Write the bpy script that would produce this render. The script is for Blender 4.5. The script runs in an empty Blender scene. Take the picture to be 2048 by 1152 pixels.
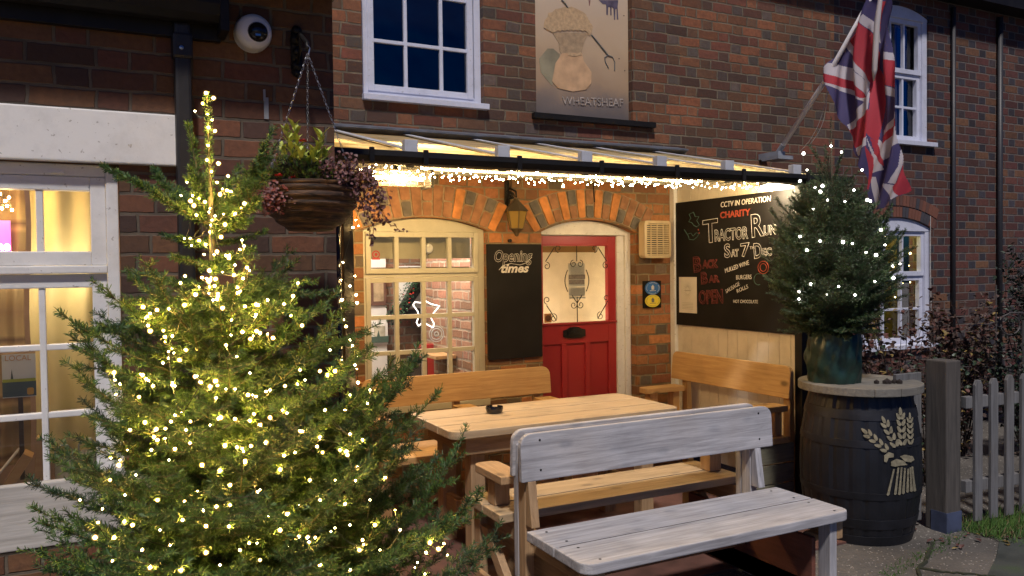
import bpy, bmesh, math, random
import numpy as np
from mathutils import Vector, Matrix
rnd = random.Random(7)
R_ = math.radians

# ------------------------------------------------------------------ camera, world, key light, exposure
scn = bpy.context.scene
COL = scn.collection
FPX, PITCH, ROLL, YAW = 1618.85, R_(1.363), R_(.7115), R_(27.026)
CAM = Vector((0, 0, 1.58))
fw = Vector((math.sin(YAW)*math.cos(PITCH), math.cos(YAW)*math.cos(PITCH), -math.sin(PITCH)))
rt0 = Vector((math.cos(YAW), -math.sin(YAW), 0)); dn0 = fw.cross(rt0)
rt = math.cos(ROLL)*rt0 + math.sin(ROLL)*dn0
dn = -math.sin(ROLL)*rt0 + math.cos(ROLL)*dn0
cd = bpy.data.cameras.new("camera"); cam = bpy.data.objects.new("camera", cd); COL.objects.link(cam)
cd.sensor_width = 36; cd.lens = FPX/2048*36; cd.clip_start = .05; cd.clip_end = 500
cam.matrix_world = Matrix.Translation(CAM) @ Matrix((rt, -dn, -fw)).transposed().to_4x4()
scn.camera = cam

KEY_DIR = Vector((.22, .50, -.84)).normalized()     # the way the light travels
w = bpy.data.worlds.new("World"); scn.world = w; w.use_nodes = True
nt = w.node_tree; sky = nt.nodes.new('ShaderNodeTexSky'); sky.sky_type = 'NISHITA'; sky.sun_disc = False
sky.sun_elevation = R_(3); sky.sun_rotation = R_(204); sky.ozone_density = 9; sky.air_density = 1.0
bg = nt.nodes['Background']; nt.links.new(sky.outputs[0], bg.inputs[0]); bg.inputs[1].default_value = .125
sl = bpy.data.lights.new("street_key", 'SUN'); so = bpy.data.objects.new("street_key", sl); COL.objects.link(so)  # sun-type light standing in for the street lamp behind the camera
sl.energy = 2.8; sl.angle = R_(5); sl.color = (1.0, .93, .88)
so.rotation_euler = KEY_DIR.to_track_quat('-Z', 'Y').to_euler()
scn.view_settings.view_transform = 'Standard'; scn.view_settings.look = 'None'
scn.view_settings.exposure = 0.15; scn.view_settings.gamma = 1
try:
    scn.cycles.use_denoising = True; scn.cycles.max_bounces = 7; scn.cycles.transparent_max_bounces = 12
    scn.cycles.sample_clamp_indirect = 4; scn.cycles.use_light_tree = True
except Exception: pass

# ------------------------------------------------------------------ measuring: a pixel of the photo's frame met with a true plane of the place
def ray(px, py): return rt*((px-1024)/FPX) + dn*((py-576)/FPX) + fw
def on_y(px, py, c): d = ray(px, py); return CAM + d*(c/d.y)
def on_x(px, py, c): d = ray(px, py); return CAM + d*(c/d.x)
def at_t(px, py, t): return CAM + ray(px, py)*t

# ------------------------------------------------------------------ mesh helpers
class MB:
    def __init__(s): s.v = []; s.f = []; s.m = []
    def add(s, vs, fs, m=0):
        n = len(s.v); s.v += [tuple(v) for v in vs]; s.f += [tuple(i+n for i in f) for f in fs]; s.m += [m]*len(fs)
    def box(s, x0, x1, y0, y1, z0, z1, m=0, mat=None):
        vs = [Vector((x, y, z)) for x in (x0, x1) for y in (y0, y1) for z in (z0, z1)]
        if mat: vs = [mat @ v for v in vs]
        s.add(vs, [(0,1,3,2),(4,6,7,5),(0,4,5,1),(2,3,7,6),(0,2,6,4),(1,5,7,3)], m)
    def prism(s, pts, ax, a, b, m=0, mat=None):
        # pts: 2-D outline in the two axes other than ax (in order), extruded along ax from a to b
        def mk(p, q):
            r = [0, 0, 0]; o = [i for i in range(3) if i != ax]; r[o[0]], r[o[1]] = p; r[ax] = q
            v = Vector(r); return mat @ v if mat else v
        n = len(pts); vs = [mk(p, a) for p in pts] + [mk(p, b) for p in pts]
        s.add(vs, [tuple(range(n)), tuple(range(2*n-1, n-1, -1))] + [(i, i+n, (i+1) % n+n, (i+1) % n) for i in range(n)], m)
    def tube(s, path, r, n=6, m=0, closed=False):
        path = [Vector(p) for p in path]; k = len(path); rs = r if isinstance(r, (list, tuple)) else [r]*k
        vs = []; prev = None
        for i, p in enumerate(path):
            if closed: d = path[(i+1) % k]-path[i-1]
            else: d = path[min(i+1, k-1)]-path[max(i-1, 0)]
            if d.length < 1e-9: d = Vector((0, 0, 1))
            d.normalize()
            if prev is None: prev = d.orthogonal().normalized()
            u = prev-d*prev.dot(d)
            if u.length < 1e-6: u = d.orthogonal()
            u.normalize(); prev = u; q = d.cross(u)
            for j in range(n):
                a = 2*math.pi*j/n; vs.append(p+(u*math.cos(a)+q*math.sin(a))*rs[i])
        fs = []
        for i in range(k if closed else k-1):
            for j in range(n):
                a = i*n+j; b = i*n+(j+1) % n; c = ((i+1) % k)*n
                fs.append((a, b, c+(j+1) % n, c+j))
        if not closed: fs += [tuple(range(n-1, -1, -1)), tuple((k-1)*n+j for j in range(n))]
        s.add(vs, fs, m)
    def lathe(s, prof, c=(0, 0, 0), n=32, m=0, axis='Z', smooth=True):
        vs = []
        for (r, z) in prof:
            for j in range(n):
                a = 2*math.pi*j/n; x, y = r*math.cos(a), r*math.sin(a)
                if axis == 'Z': vs.append((c[0]+x, c[1]+y, c[2]+z))
                elif axis == 'Y': vs.append((c[0]+x, c[1]+z, c[2]+y))
                else: vs.append((c[0]+z, c[1]+x, c[2]+y))
        fs = [(i*n+j, i*n+(j+1) % n, (i+1)*n+(j+1) % n, (i+1)*n+j) for i in range(len(prof)-1) for j in range(n)]
        s.add(vs, fs, m)
    def ico(s, c, r, m=0, sub=1):
        bm = bmesh.new(); bmesh.ops.create_icosphere(bm, subdivisions=sub, radius=r)
        s.add([v.co+Vector(c) for v in bm.verts], [tuple(v.index for v in f.verts) for f in bm.faces], m); bm.free()
    def build(s, name, mats, parent=None, smooth=False, bevel=0, fix=True):
        me = bpy.data.meshes.new(name); me.from_pydata(s.v, [], s.f)
        for m in (mats if isinstance(mats, (list, tuple)) else [mats]): me.materials.append(m)
        me.polygons.foreach_set('material_index', s.m)
        if fix or bevel:
            bm = bmesh.new(); bm.from_mesh(me)
            if fix: bmesh.ops.recalc_face_normals(bm, faces=bm.faces)
            if bevel:
                es = [e for e in bm.edges if len(e.link_faces) == 2 and e.calc_face_angle(0) > .6]
                bmesh.ops.bevel(bm, geom=es, offset=bevel, segments=2, profile=.6, affect='EDGES', clamp_overlap=True)
            bm.to_mesh(me); bm.free()
        if smooth: me.polygons.foreach_set('use_smooth', [True]*len(me.polygons))
        me.update()
        o = bpy.data.objects.new(name, me); COL.objects.link(o)
        if parent: adopt(o, parent)
        return o
def adopt(o, p):
    o.parent = p; loc = Vector((0, 0, 0)); q = p
    while q: loc += q.location; q = q.parent
    if p.type == 'EMPTY' or True: o.location = o.location - loc
def top(o, label, cat, group=None, kind=None):
    o['label'] = label; o['category'] = cat
    if group: o['group'] = group
    if kind: o['kind'] = kind
    return o
def thing(name, label, cat, loc=(0, 0, 0), group=None):
    o = bpy.data.objects.new(name, None); COL.objects.link(o); o.location = loc; o.empty_display_size = .1
    return top(o, label, cat, group)
def struct(o): o['kind'] = 'structure'; return o
def copy_thing(root, off):
    r = root.copy(); COL.objects.link(r); r.location = root.location+Vector(off)
    for ch in root.children:
        c = ch.copy(); COL.objects.link(c); c.parent = r
        for g in ch.children:
            d = g.copy(); COL.objects.link(d); d.parent = c
    return r
def rrect(x0, x1, y0, y1, r, n=5, which=(1, 1, 1, 1)):
    # outline with rounded corners, order: x0y0, x1y0, x1y1, x0y1
    out = []
    for (cx, cy, a0, wq, X, Y) in ((x0+r, y0+r, 180, which[0], x0, y0), (x1-r, y0+r, 270, which[1], x1, y0), (x1-r, y1-r, 0, which[2], x1, y1), (x0+r, y1-r, 90, which[3], x0, y1)):
        if wq:
            for i in range(n+1):
                a = R_(a0+90*i/n); out.append((cx+r*math.cos(a), cy+r*math.sin(a)))
        else: out.append((X, Y))
    return out

# ------------------------------------------------------------------ materials
def mat(name):
    m = bpy.data.materials.new(name); m.use_nodes = True; t = m.node_tree
    return m, t, t.nodes['Principled BSDF']
def N(t, kind, **kw):
    n = t.nodes.new(kind)
    for k, v in kw.items():
        if k.startswith('i_'): n.inputs[int(k[2:])].default_value = v
        else: setattr(n, k, v)
    return n
def L(t, a, b): t.links.new(a, b)
def math_(t, op, a, b=None, c=None):
    n = t.nodes.new('ShaderNodeMath'); n.operation = op
    for i, x in enumerate((a, b, c)):
        if x is None: continue
        if isinstance(x, (int, float)): n.inputs[i].default_value = x
        else: t.links.new(x, n.inputs[i])
    return n.outputs[0]
def coords(t, scale=(1, 1, 1), rand=False):
    tc = N(t, 'ShaderNodeTexCoord'); mp = N(t, 'ShaderNodeMapping'); L(t, tc.outputs['Object'], mp.inputs[0])
    mp.inputs['Scale'].default_value = scale
    if rand:
        oi = N(t, 'ShaderNodeObjectInfo'); cb = N(t, 'ShaderNodeCombineXYZ')
        for i, k in enumerate((17., 31., 7.)): L(t, math_(t, 'MULTIPLY', oi.outputs['Random'], k), cb.inputs[i])
        L(t, cb.outputs[0], mp.inputs['Location'])
    return mp.outputs[0]
def ramp(t, fac, stops, interp='LINEAR'):
    r = N(t, 'ShaderNodeValToRGB'); r.color_ramp.interpolation = interp; e = r.color_ramp.elements
    while len(e) < len(stops): e.new(.5)
    for i, (p, c) in enumerate(stops): e[i].position = p; e[i].color = (*c, 1)
    L(t, fac, r.inputs[0]); return r.outputs[0]
def mixc(t, fac, a, b, mode='MIX'):
    n = t.nodes.new('ShaderNodeMix'); n.data_type = 'RGBA'; n.blend_type = mode
    for i, x in ((0, fac), (6, a), (7, b)):
        if isinstance(x, (int, float)): n.inputs[i].default_value = x
        elif isinstance(x, tuple): n.inputs[i].default_value = (*x, 1)
        else: t.links.new(x, n.inputs[i])
    return n.outputs[2]
def bump(t, h, bsdf, strength=.4, dist=.01):
    b = N(t, 'ShaderNodeBump'); b.inputs['Strength'].default_value = strength; b.inputs['Distance'].default_value = dist
    L(t, h, b.inputs['Height']); L(t, b.outputs[0], bsdf.inputs['Normal'])
def plain(name, col, rough=.6, metal=0, var=.12, scale=8, bmp=.15):
    m, t, b = mat(name); c = coords(t, rand=True)
    nz = N(t, 'ShaderNodeTexNoise'); nz.inputs['Scale'].default_value = scale; nz.inputs['Detail'].default_value = 6; L(t, c, nz.inputs[0])
    a = tuple(x*(1-var) for x in col); z = tuple(min(1, x*(1+var)) for x in col)
    L(t, ramp(t, nz.outputs[0], [(.3, a), (.7, z)]), b.inputs['Base Color'])
    b.inputs['Roughness'].default_value = rough; b.inputs['Metallic'].default_value = metal
    if bmp: bump(t, nz.outputs[0], b, bmp, .005)
    return m
def brick(name, H, z0, P, reds, heads, mortar, x0=0., hprob=1., dist_amt=.007, mw=.0055, rowj=.12, soot=.0, sootc=(.03, .028, .027)):
    m, t, b = mat(name); tc = N(t, 'ShaderNodeTexCoord')
    n1 = N(t, 'ShaderNodeTexNoise'); n1.inputs['Scale'].default_value = 9; n1.inputs['Detail'].default_value = 4; L(t, tc.outputs['Object'], n1.inputs[0])
    sb = N(t, 'ShaderNodeVectorMath', operation='SUBTRACT'); L(t, n1.outputs['Color'], sb.inputs[0]); sb.inputs[1].default_value = (.5, .5, .5)
    sc = N(t, 'ShaderNodeVectorMath', operation='SCALE'); L(t, sb.outputs[0], sc.inputs[0]); sc.inputs['Scale'].default_value = dist_amt*2.5
    ad = N(t, 'ShaderNodeVectorMath', operation='ADD'); L(t, tc.outputs['Object'], ad.inputs[0]); L(t, sc.outputs[0], ad.inputs[1])
    sp = N(t, 'ShaderNodeSeparateXYZ'); L(t, ad.outputs[0], sp.inputs[0])
    u = math_(t, 'ADD', math_(t, 'ADD', sp.outputs[0], sp.outputs[1]), 50-x0); v = math_(t, 'SUBTRACT', sp.outputs[2], z0-20*H)
    rowf = math_(t, 'DIVIDE', v, H); row = math_(t, 'FLOOR', rowf); lz = math_(t, 'MULTIPLY', math_(t, 'FRACT', rowf), H)
    wn = N(t, 'ShaderNodeTexWhiteNoise', noise_dimensions='1D'); L(t, row, wn.inputs['W'])
    off = math_(t, 'ADD', math_(t, 'MULTIPLY', math_(t, 'MODULO', row, 2.), P/2), math_(t, 'MULTIPLY', wn.outputs[0], P*rowj))
    af = math_(t, 'DIVIDE', math_(t, 'ADD', u, off), P); cell = math_(t, 'FLOOR', af); fr = math_(t, 'FRACT', af)
    hd = math_(t, 'GREATER_THAN', fr, .6667)
    lx = math_(t, 'MULTIPLY', math_(t, 'SUBTRACT', fr, math_(t, 'MULTIPLY', hd, .6667)), P)
    wd = math_(t, 'SUBTRACT', P*.6667, math_(t, 'MULTIPLY', hd, P*.3333))
    dx = math_(t, 'MINIMUM', lx, math_(t, 'SUBTRACT', wd, lx)); dz = math_(t, 'MINIMUM', lz, math_(t, 'SUBTRACT', H, lz))
    d = math_(t, 'MINIMUM', dx, dz)
    mr = N(t, 'ShaderNodeMapRange'); mr.interpolation_type = 'SMOOTHSTEP'; L(t, d, mr.inputs[0])
    mr.inputs[1].default_value = mw*.75; mr.inputs[2].default_value = mw*1.45; mask = mr.outputs[0]
    cid = N(t, 'ShaderNodeCombineXYZ'); L(t, math_(t, 'ADD', math_(t, 'MULTIPLY', cell, 2.), hd), cid.inputs[0]); L(t, row, cid.inputs[1])
    wc = N(t, 'ShaderNodeTexWhiteNoise', noise_dimensions='3D'); L(t, cid.outputs[0], wc.inputs[0])
    k = len(reds); cr = ramp(t, wc.outputs['Value'], [(i/k, c) for i, c in enumerate(reds)], 'CONSTANT')
    k = len(heads); ch = ramp(t, wc.outputs['Value'], [(i/k, c) for i, c in enumerate(heads)], 'CONSTANT')
    spc = N(t, 'ShaderNodeSeparateColor'); L(t, wc.outputs['Color'], spc.inputs[0])
    hm = math_(t, 'MULTIPLY', hd, math_(t, 'LESS_THAN', spc.outputs[1], hprob))
    col = mixc(t, hm, cr, ch)
    hs = N(t, 'ShaderNodeHueSaturation'); L(t, col, hs.inputs['Color'])
    L(t, math_(t, 'ADD', .72, math_(t, 'MULTIPLY', spc.outputs[2], .55)), hs.inputs['Value'])
    L(t, math_(t, 'ADD', .488, math_(t, 'MULTIPLY', spc.outputs[0], .024)), hs.inputs['Hue'])
    n2 = N(t, 'ShaderNodeTexNoise'); n2.inputs['Scale'].default_value = 38; n2.inputs['Detail'].default_value = 8; L(t, tc.outputs['Object'], n2.inputs[0])
    col = mixc(t, math_(t, 'MULTIPLY', ramp(t, n2.outputs[0], [(.35, (0, 0, 0)), (.75, (1, 1, 1))]), .5), hs.outputs[0], tuple(x*.45 for x in reds[0]))
    n3 = N(t, 'ShaderNodeTexNoise'); n3.inputs['Scale'].default_value = 1.3; n3.inputs['Detail'].default_value = 5; L(t, tc.outputs['Object'], n3.inputs[0])
    mo = mixc(t, n2.outputs[0], tuple(x*.6 for x in mortar), mortar)
    mo = mixc(t, math_(t, 'MULTIPLY', ramp(t, n1.outputs[0], [(.45, (0, 0, 0)), (.6, (1, 1, 1))]), .45), mo, tuple(x*.25 for x in mortar))
    col = mixc(t, mask, mo, col)
    n5 = N(t, 'ShaderNodeTexNoise'); n5.inputs['Scale'].default_value = 5; n5.inputs['Detail'].default_value = 7; n5.inputs['Roughness'].default_value = .7; L(t, tc.outputs['Object'], n5.inputs[0])
    col = mixc(t, math_(t, 'MULTIPLY', ramp(t, n5.outputs[0], [(.58, (0, 0, 0)), (.72, (1, 1, 1))]), .16), col, mortar)
    if soot:
        col = mixc(t, math_(t, 'MULTIPLY', ramp(t, n3.outputs[0], [(.42, (0, 0, 0)), (.62, (1, 1, 1))]), soot), col, sootc)
    L(t, col, b.inputs['Base Color']); b.inputs['Roughness'].default_value = .88
    h = math_(t, 'ADD', math_(t, 'MULTIPLY', mask, .8), math_(t, 'MULTIPLY', n2.outputs[0], .5))
    bump(t, h, b, .8, .008)
    return m
def wood(name, axis, light, dark, weather=0., wcol=(.35, .35, .36), rough=.6, knots=.8, gs=1.):
    m, t, b = mat(name)
    s = {'X': (2.0, 34, 34), 'Y': (34, 2.0, 34), 'Z': (34, 34, 2.0)}[axis]; s = tuple(x*gs for x in s)
    c = coords(t, s, True)
    n = N(t, 'ShaderNodeTexNoise'); n.inputs['Scale'].default_value = 1.6; n.inputs['Detail'].default_value = 9; n.inputs['Roughness'].default_value = .62
    n.inputs['Distortion'].default_value = .6; L(t, c, n.inputs[0])
    col = ramp(t, n.outputs[0], [(.28, dark), (.5, tuple((a+d)/2 for a, d in zip(light, dark))), (.72, light)])
    sk = {'X': (4.2, 8, 8), 'Y': (8, 4.2, 8), 'Z': (8, 8, 4.2)}[axis]
    vo = N(t, 'ShaderNodeTexVoronoi'); vo.inputs['Scale'].default_value = 1.; L(t, coords(t, sk, True), vo.inputs[0])
    kn = ramp(t, vo.outputs['Distance'], [(.08, (1, 1, 1)), (.11, (.75, .75, .75)), (.2, (0, 0, 0))])
    col = mixc(t, math_(t, 'MULTIPLY', kn, knots), col, tuple(x*.28 for x in dark))
    n2 = N(t, 'ShaderNodeTexNoise'); n2.inputs['Scale'].default_value = 3.5; n2.inputs['Detail'].default_value = 6; L(t, coords(t, (1, 1, 1), True), n2.inputs[0])
    if weather:
        wc = ramp(t, n.outputs[0], [(.3, tuple(x*.5 for x in wcol)), (.7, wcol)])
        col = mixc(t, math_(t, 'MULTIPLY', ramp(t, n2.outputs[0], [(.25, (.45, .45, .45)), (.6, (1, 1, 1))]), weather), col, wc)
    col = mixc(t, math_(t, 'MULTIPLY', ramp(t, n2.outputs[0], [(.5, (0, 0, 0)), (.75, (1, 1, 1))]), .35), col, tuple(x*.5 for x in dark))
    L(t, col, b.inputs['Base Color']); b.inputs['Roughness'].default_value = rough
    bump(t, math_(t, 'ADD', n.outputs[0], math_(t, 'MULTIPLY', n2.outputs[0], .3)), b, .35, .006)
    return m
def paint(name, col, rough=.35, chip=.0, dirt=.25, dcol=(.12, .10, .07), axis=None):
    m, t, b = mat(name); c = coords(t, (1, 1, 1), False)
    n = N(t, 'ShaderNodeTexNoise'); n.inputs['Scale'].default_value = 6; n.inputs['Detail'].default_value = 9; n.inputs['Roughness'].default_value = .7; L(t, c, n.inputs[0])
    n2 = N(t, 'ShaderNodeTexNoise'); n2.inputs['Scale'].default_value = 55; n2.inputs['Detail'].default_value = 5; L(t, c, n2.inputs[0])
    k = mixc(t, math_(t, 'MULTIPLY', ramp(t, n.outputs[0], [(.45, (0, 0, 0)), (.8, (1, 1, 1))]), dirt), col, dcol)
    if chip: k = mixc(t, math_(t, 'MULTIPLY', ramp(t, n2.outputs[0], [(.66, (0, 0, 0)), (.69, (1, 1, 1))]), chip), k, (.16, .12, .08))
    L(t, k, b.inputs['Base Color']); b.inputs['Roughness'].default_value = rough
    bump(t, math_(t, 'ADD', n.outputs[0], math_(t, 'MULTIPLY', n2.outputs[0], .4)), b, .18, .006)
    return m
def emit(name, col, s):
    m, t, b = mat(name); b.inputs['Base Color'].default_value = (*col, 1); b.inputs['Emission Color'].default_value = (*col, 1); b.inputs['Emission Strength'].default_value = s
    return m
def glass(name, tint=(.9, .95, .95), refl=.10, wob=0.):
    m, t, b = mat(name); t.nodes.remove(b); o = t.nodes['Material Output']
    tr = N(t, 'ShaderNodeBsdfTransparent'); tr.inputs[0].default_value = (*tint, 1)
    gl = N(t, 'ShaderNodeBsdfGlossy'); gl.inputs['Roughness'].default_value = .02; gl.inputs[0].default_value = (1, 1, 1, 1)
    fr = N(t, 'ShaderNodeFresnel'); fr.inputs[0].default_value = 1.5
    mx = N(t, 'ShaderNodeMixShader'); L(t, math_(t, 'ADD', fr.outputs[0], refl-.04), mx.inputs[0]); L(t, tr.outputs[0], mx.inputs[1]); L(t, gl.outputs[0], mx.inputs[2])
    L(t, mx.outputs[0], o.inputs[0])
    if wob:
        n = N(t, 'ShaderNodeTexNoise'); n.inputs['Scale'].default_value = 3; L(t, coords(t), n.inputs[0])
        bm = N(t, 'ShaderNodeBump'); bm.inputs['Strength'].default_value = wob; bm.inputs['Distance'].default_value = .02; L(t, n.outputs[0], bm.inputs['Height']); L(t, bm.outputs[0], gl.inputs['Normal'])
    return m
def needle_mat(name, cols, rough=.5):
    m, t, b = mat(name); a = N(t, 'ShaderNodeAttribute'); a.attribute_name = 'tint'
    L(t, ramp(t, a.outputs['Fac'], cols), b.inputs['Base Color']); b.inputs['Roughness'].default_value = rough
    return m

BR_WING = brick('wing_brick', .0773, 2.427, .338, [(.15, .060, .030), (.20, .080, .034), (.12, .050, .028), (.18, .082, .040), (.10, .044, .028), (.19, .076, .034)],
                [(.14, .058, .03), (.08, .038, .028), (.18, .074, .034)], (.20, .155, .11), hprob=.9, soot=.35)
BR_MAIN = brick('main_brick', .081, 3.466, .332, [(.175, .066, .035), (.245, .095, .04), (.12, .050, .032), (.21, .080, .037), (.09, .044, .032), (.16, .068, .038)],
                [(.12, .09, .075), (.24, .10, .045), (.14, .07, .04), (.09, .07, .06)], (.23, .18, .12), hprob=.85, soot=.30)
BR_PORCH_LIT = brick('lit_porch_brick', .081, 3.466, .332, [(.30, .125, .050), (.42, .18, .06), (.22, .10, .045), (.36, .15, .055), (.17, .085, .045), (.28, .12, .05)],
                [(.17, .13, .09), (.36, .15, .06), (.20, .11, .05), (.13, .11, .085)], (.30, .23, .135), hprob=.85, soot=.10)  # main_brick with the warm porch light painted into its colours
BR_RIGHT = brick('cottage_brick', .081, 3.466, .332, [(.095, .036, .028), (.12, .044, .030), (.08, .032, .026), (.105, .040, .028), (.15, .062, .035)],
                 [(.032, .032, .045), (.045, .042, .055), (.028, .028, .038), (.055, .042, .048), (.10, .04, .03)], (.17, .14, .125), rowj=.04, hprob=.97, dist_amt=.004)
BR_IN = brick('indoor_brick', .081, 1.0, .332, [(.30, .15, .09), (.36, .19, .12), (.26, .13, .08)], [(.30, .16, .10), (.24, .12, .08)], (.42, .34, .26), dist_amt=.012, mw=.008)
M_MORTAR = plain('lime_mortar', (.26, .20, .13), .95, var=.3, scale=30, bmp=.5)
M_BR_OR = plain('orange_brick', (.50, .20, .06), .85, var=.35, scale=14, bmp=.6)
M_BR_GREY = plain('grey_burnt_brick', (.12, .105, .09), .8, var=.35, scale=14, bmp=.6)
M_BR_BROWN = plain('brown_brick', (.27, .13, .065), .85, var=.35, scale=14, bmp=.6)
M_WHITE = paint('white_paint', (.74, .73, .72), .45, chip=.5, dirt=.30)
M_WHITE2 = paint('clean_white_paint', (.62, .64, .76), .45, chip=.35, dirt=.28)
M_CREAM = paint('cream_paint', (.46, .44, .35), .4, chip=.15, dirt=.25)
M_RED = paint('red_paint', (.33, .026, .03), .3, chip=.0, dirt=.12, dcol=(.2, .02, .02))
M_BLACK = plain('black_plastic', (.012, .011, .011), .5, var=.3, bmp=.1); M_BLACK.node_tree.nodes['Principled BSDF'].inputs['Specular IOR Level'].default_value = .25
M_BLACKG = plain('black_gloss', (.01, .01, .012), .12, var=.2, bmp=.03)
M_IRON = plain('black_iron', (.018, .017, .017), .5, .6, var=.4, scale=40, bmp=.4)
M_LEAD = plain('lead_flashing', (.13, .14, .17), .55, .2, var=.3, scale=12, bmp=.5)
M_STEEL = plain('galvanised_steel', (.45, .46, .48), .3, 1., var=.2, scale=20)
M_BOARD = plain('chalkboard_black', (.009, .008, .008), .7, var=.5, scale=3, bmp=.02); M_BOARD.node_tree.nodes['Principled BSDF'].inputs['Specular IOR Level'].default_value = .2
M_CHALK = plain('white_chalk', (.58, .56, .53), .9, var=.25, scale=60, bmp=0)
M_CHALKR = plain('red_chalk', (.12, .022, .018), .9, var=.35, scale=60, bmp=0)
M_CHALKO = plain('orange_chalk', (.30, .05, .025), .9, var=.35, scale=60, bmp=0)
M_CHALKG = plain('green_chalk', (.05, .11, .09), .9, var=.3, scale=60, bmp=0)
M_PAPER = plain('paper', (.62, .58, .52), .8, var=.06, scale=14)
M_INK = plain('printed_ink', (.16, .14, .13), .8, var=.3, scale=50, bmp=0)
M_GLASS = glass('window_glass', (.93, .95, .93), .06)
M_GLASSD = glass('upstairs_glass', (.12, .13, .18), .10, wob=.9)
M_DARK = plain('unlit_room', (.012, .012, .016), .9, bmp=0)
W_PINE = {a: wood('yellow_pine_'+a.lower(), a, (.58, .38, .17), (.40, .23, .09), rough=.55) for a in 'XYZ'}
W_TABLE = wood('table_pine', 'X', (.56, .40, .22), (.34, .22, .11), .5, (.50, .42, .31), .42)
W_GREY = {a: wood('weathered_pine_'+a.lower(), a, (.46, .41, .37), (.20, .17, .155), .8, (.57, .58, .635), .7, knots=.8) for a in 'XYZ'}
W_END = {a: wood('tan_pine_'+a.lower(), a, (.50, .31, .15), (.30, .17, .075), .25, (.40, .34, .26), .65) for a in 'XYZ'}
W_REDP = wood('red_brown_board', 'Y', (.20, .07, .045), (.12, .045, .032), 0, rough=.7, knots=.3)
W_GREEN = wood('green_stained_pine', 'X', (.22, .20, .13), (.13, .12, .08), .6, (.20, .20, .15), .7)
W_FENCE = wood('fence_oak', 'Z', (.16, .14, .125), (.07, .06, .05), .7, (.22, .23, .25), .85, knots=.4)
W_LID = wood('lid_wood', 'X', (.22, .20, .16), (.12, .11, .09), .7, (.24, .23, .21), .8, knots=.2)
W_BENCHW = wood('white_washed_pine', 'X', (.56, .53, .49), (.42, .38, .33), .5, (.60, .57, .54), .6, knots=.6)
W_IN = wood('indoor_pine', 'X', (.62, .40, .20), (.48, .28, .12), 0, rough=.4)
def halo_mat(name, col, s, a):
    m, t, b = mat(name); t.nodes.remove(b); o = t.nodes['Material Output']; tr = N(t, 'ShaderNodeBsdfTransparent'); em = N(t, 'ShaderNodeEmission'); em.inputs[0].default_value = (*col, 1); em.inputs[1].default_value = s
    mx = N(t, 'ShaderNodeMixShader'); lw = N(t, 'ShaderNodeLayerWeight'); lw.inputs[0].default_value = .5
    L(t, math_(t, 'MULTIPLY', math_(t, 'SUBTRACT', 1., lw.outputs['Facing']), a), mx.inputs[0]); L(t, tr.outputs[0], mx.inputs[1]); L(t, em.outputs[0], mx.inputs[2]); L(t, mx.outputs[0], o.inputs[0]); return m
HALO_W = halo_mat('warm_bulb_halo', (1., .62, .16), 2.2, .30); HALO_C = halo_mat('cool_bulb_halo', (1., .95, .88), 1.2, .3)  # glowing see-through shells paint the halo round each bulb
BULB_W = emit('warm_bulb', (1., .62, .22), 400)
BULB_T = emit('tree_bulb', (1., .56, .11), 560)
BULB_C = emit('cool_bulb', (1., .93, .85), 60)
M_GAP_SHADE = plain('gap_shade', (.035, .026, .02), .95, var=.4, scale=30)  # near-black for strips that paint the shade in plank gaps
M_CABLE = plain('dark_green_cable', (.012, .02, .012), .5, bmp=0)

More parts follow.
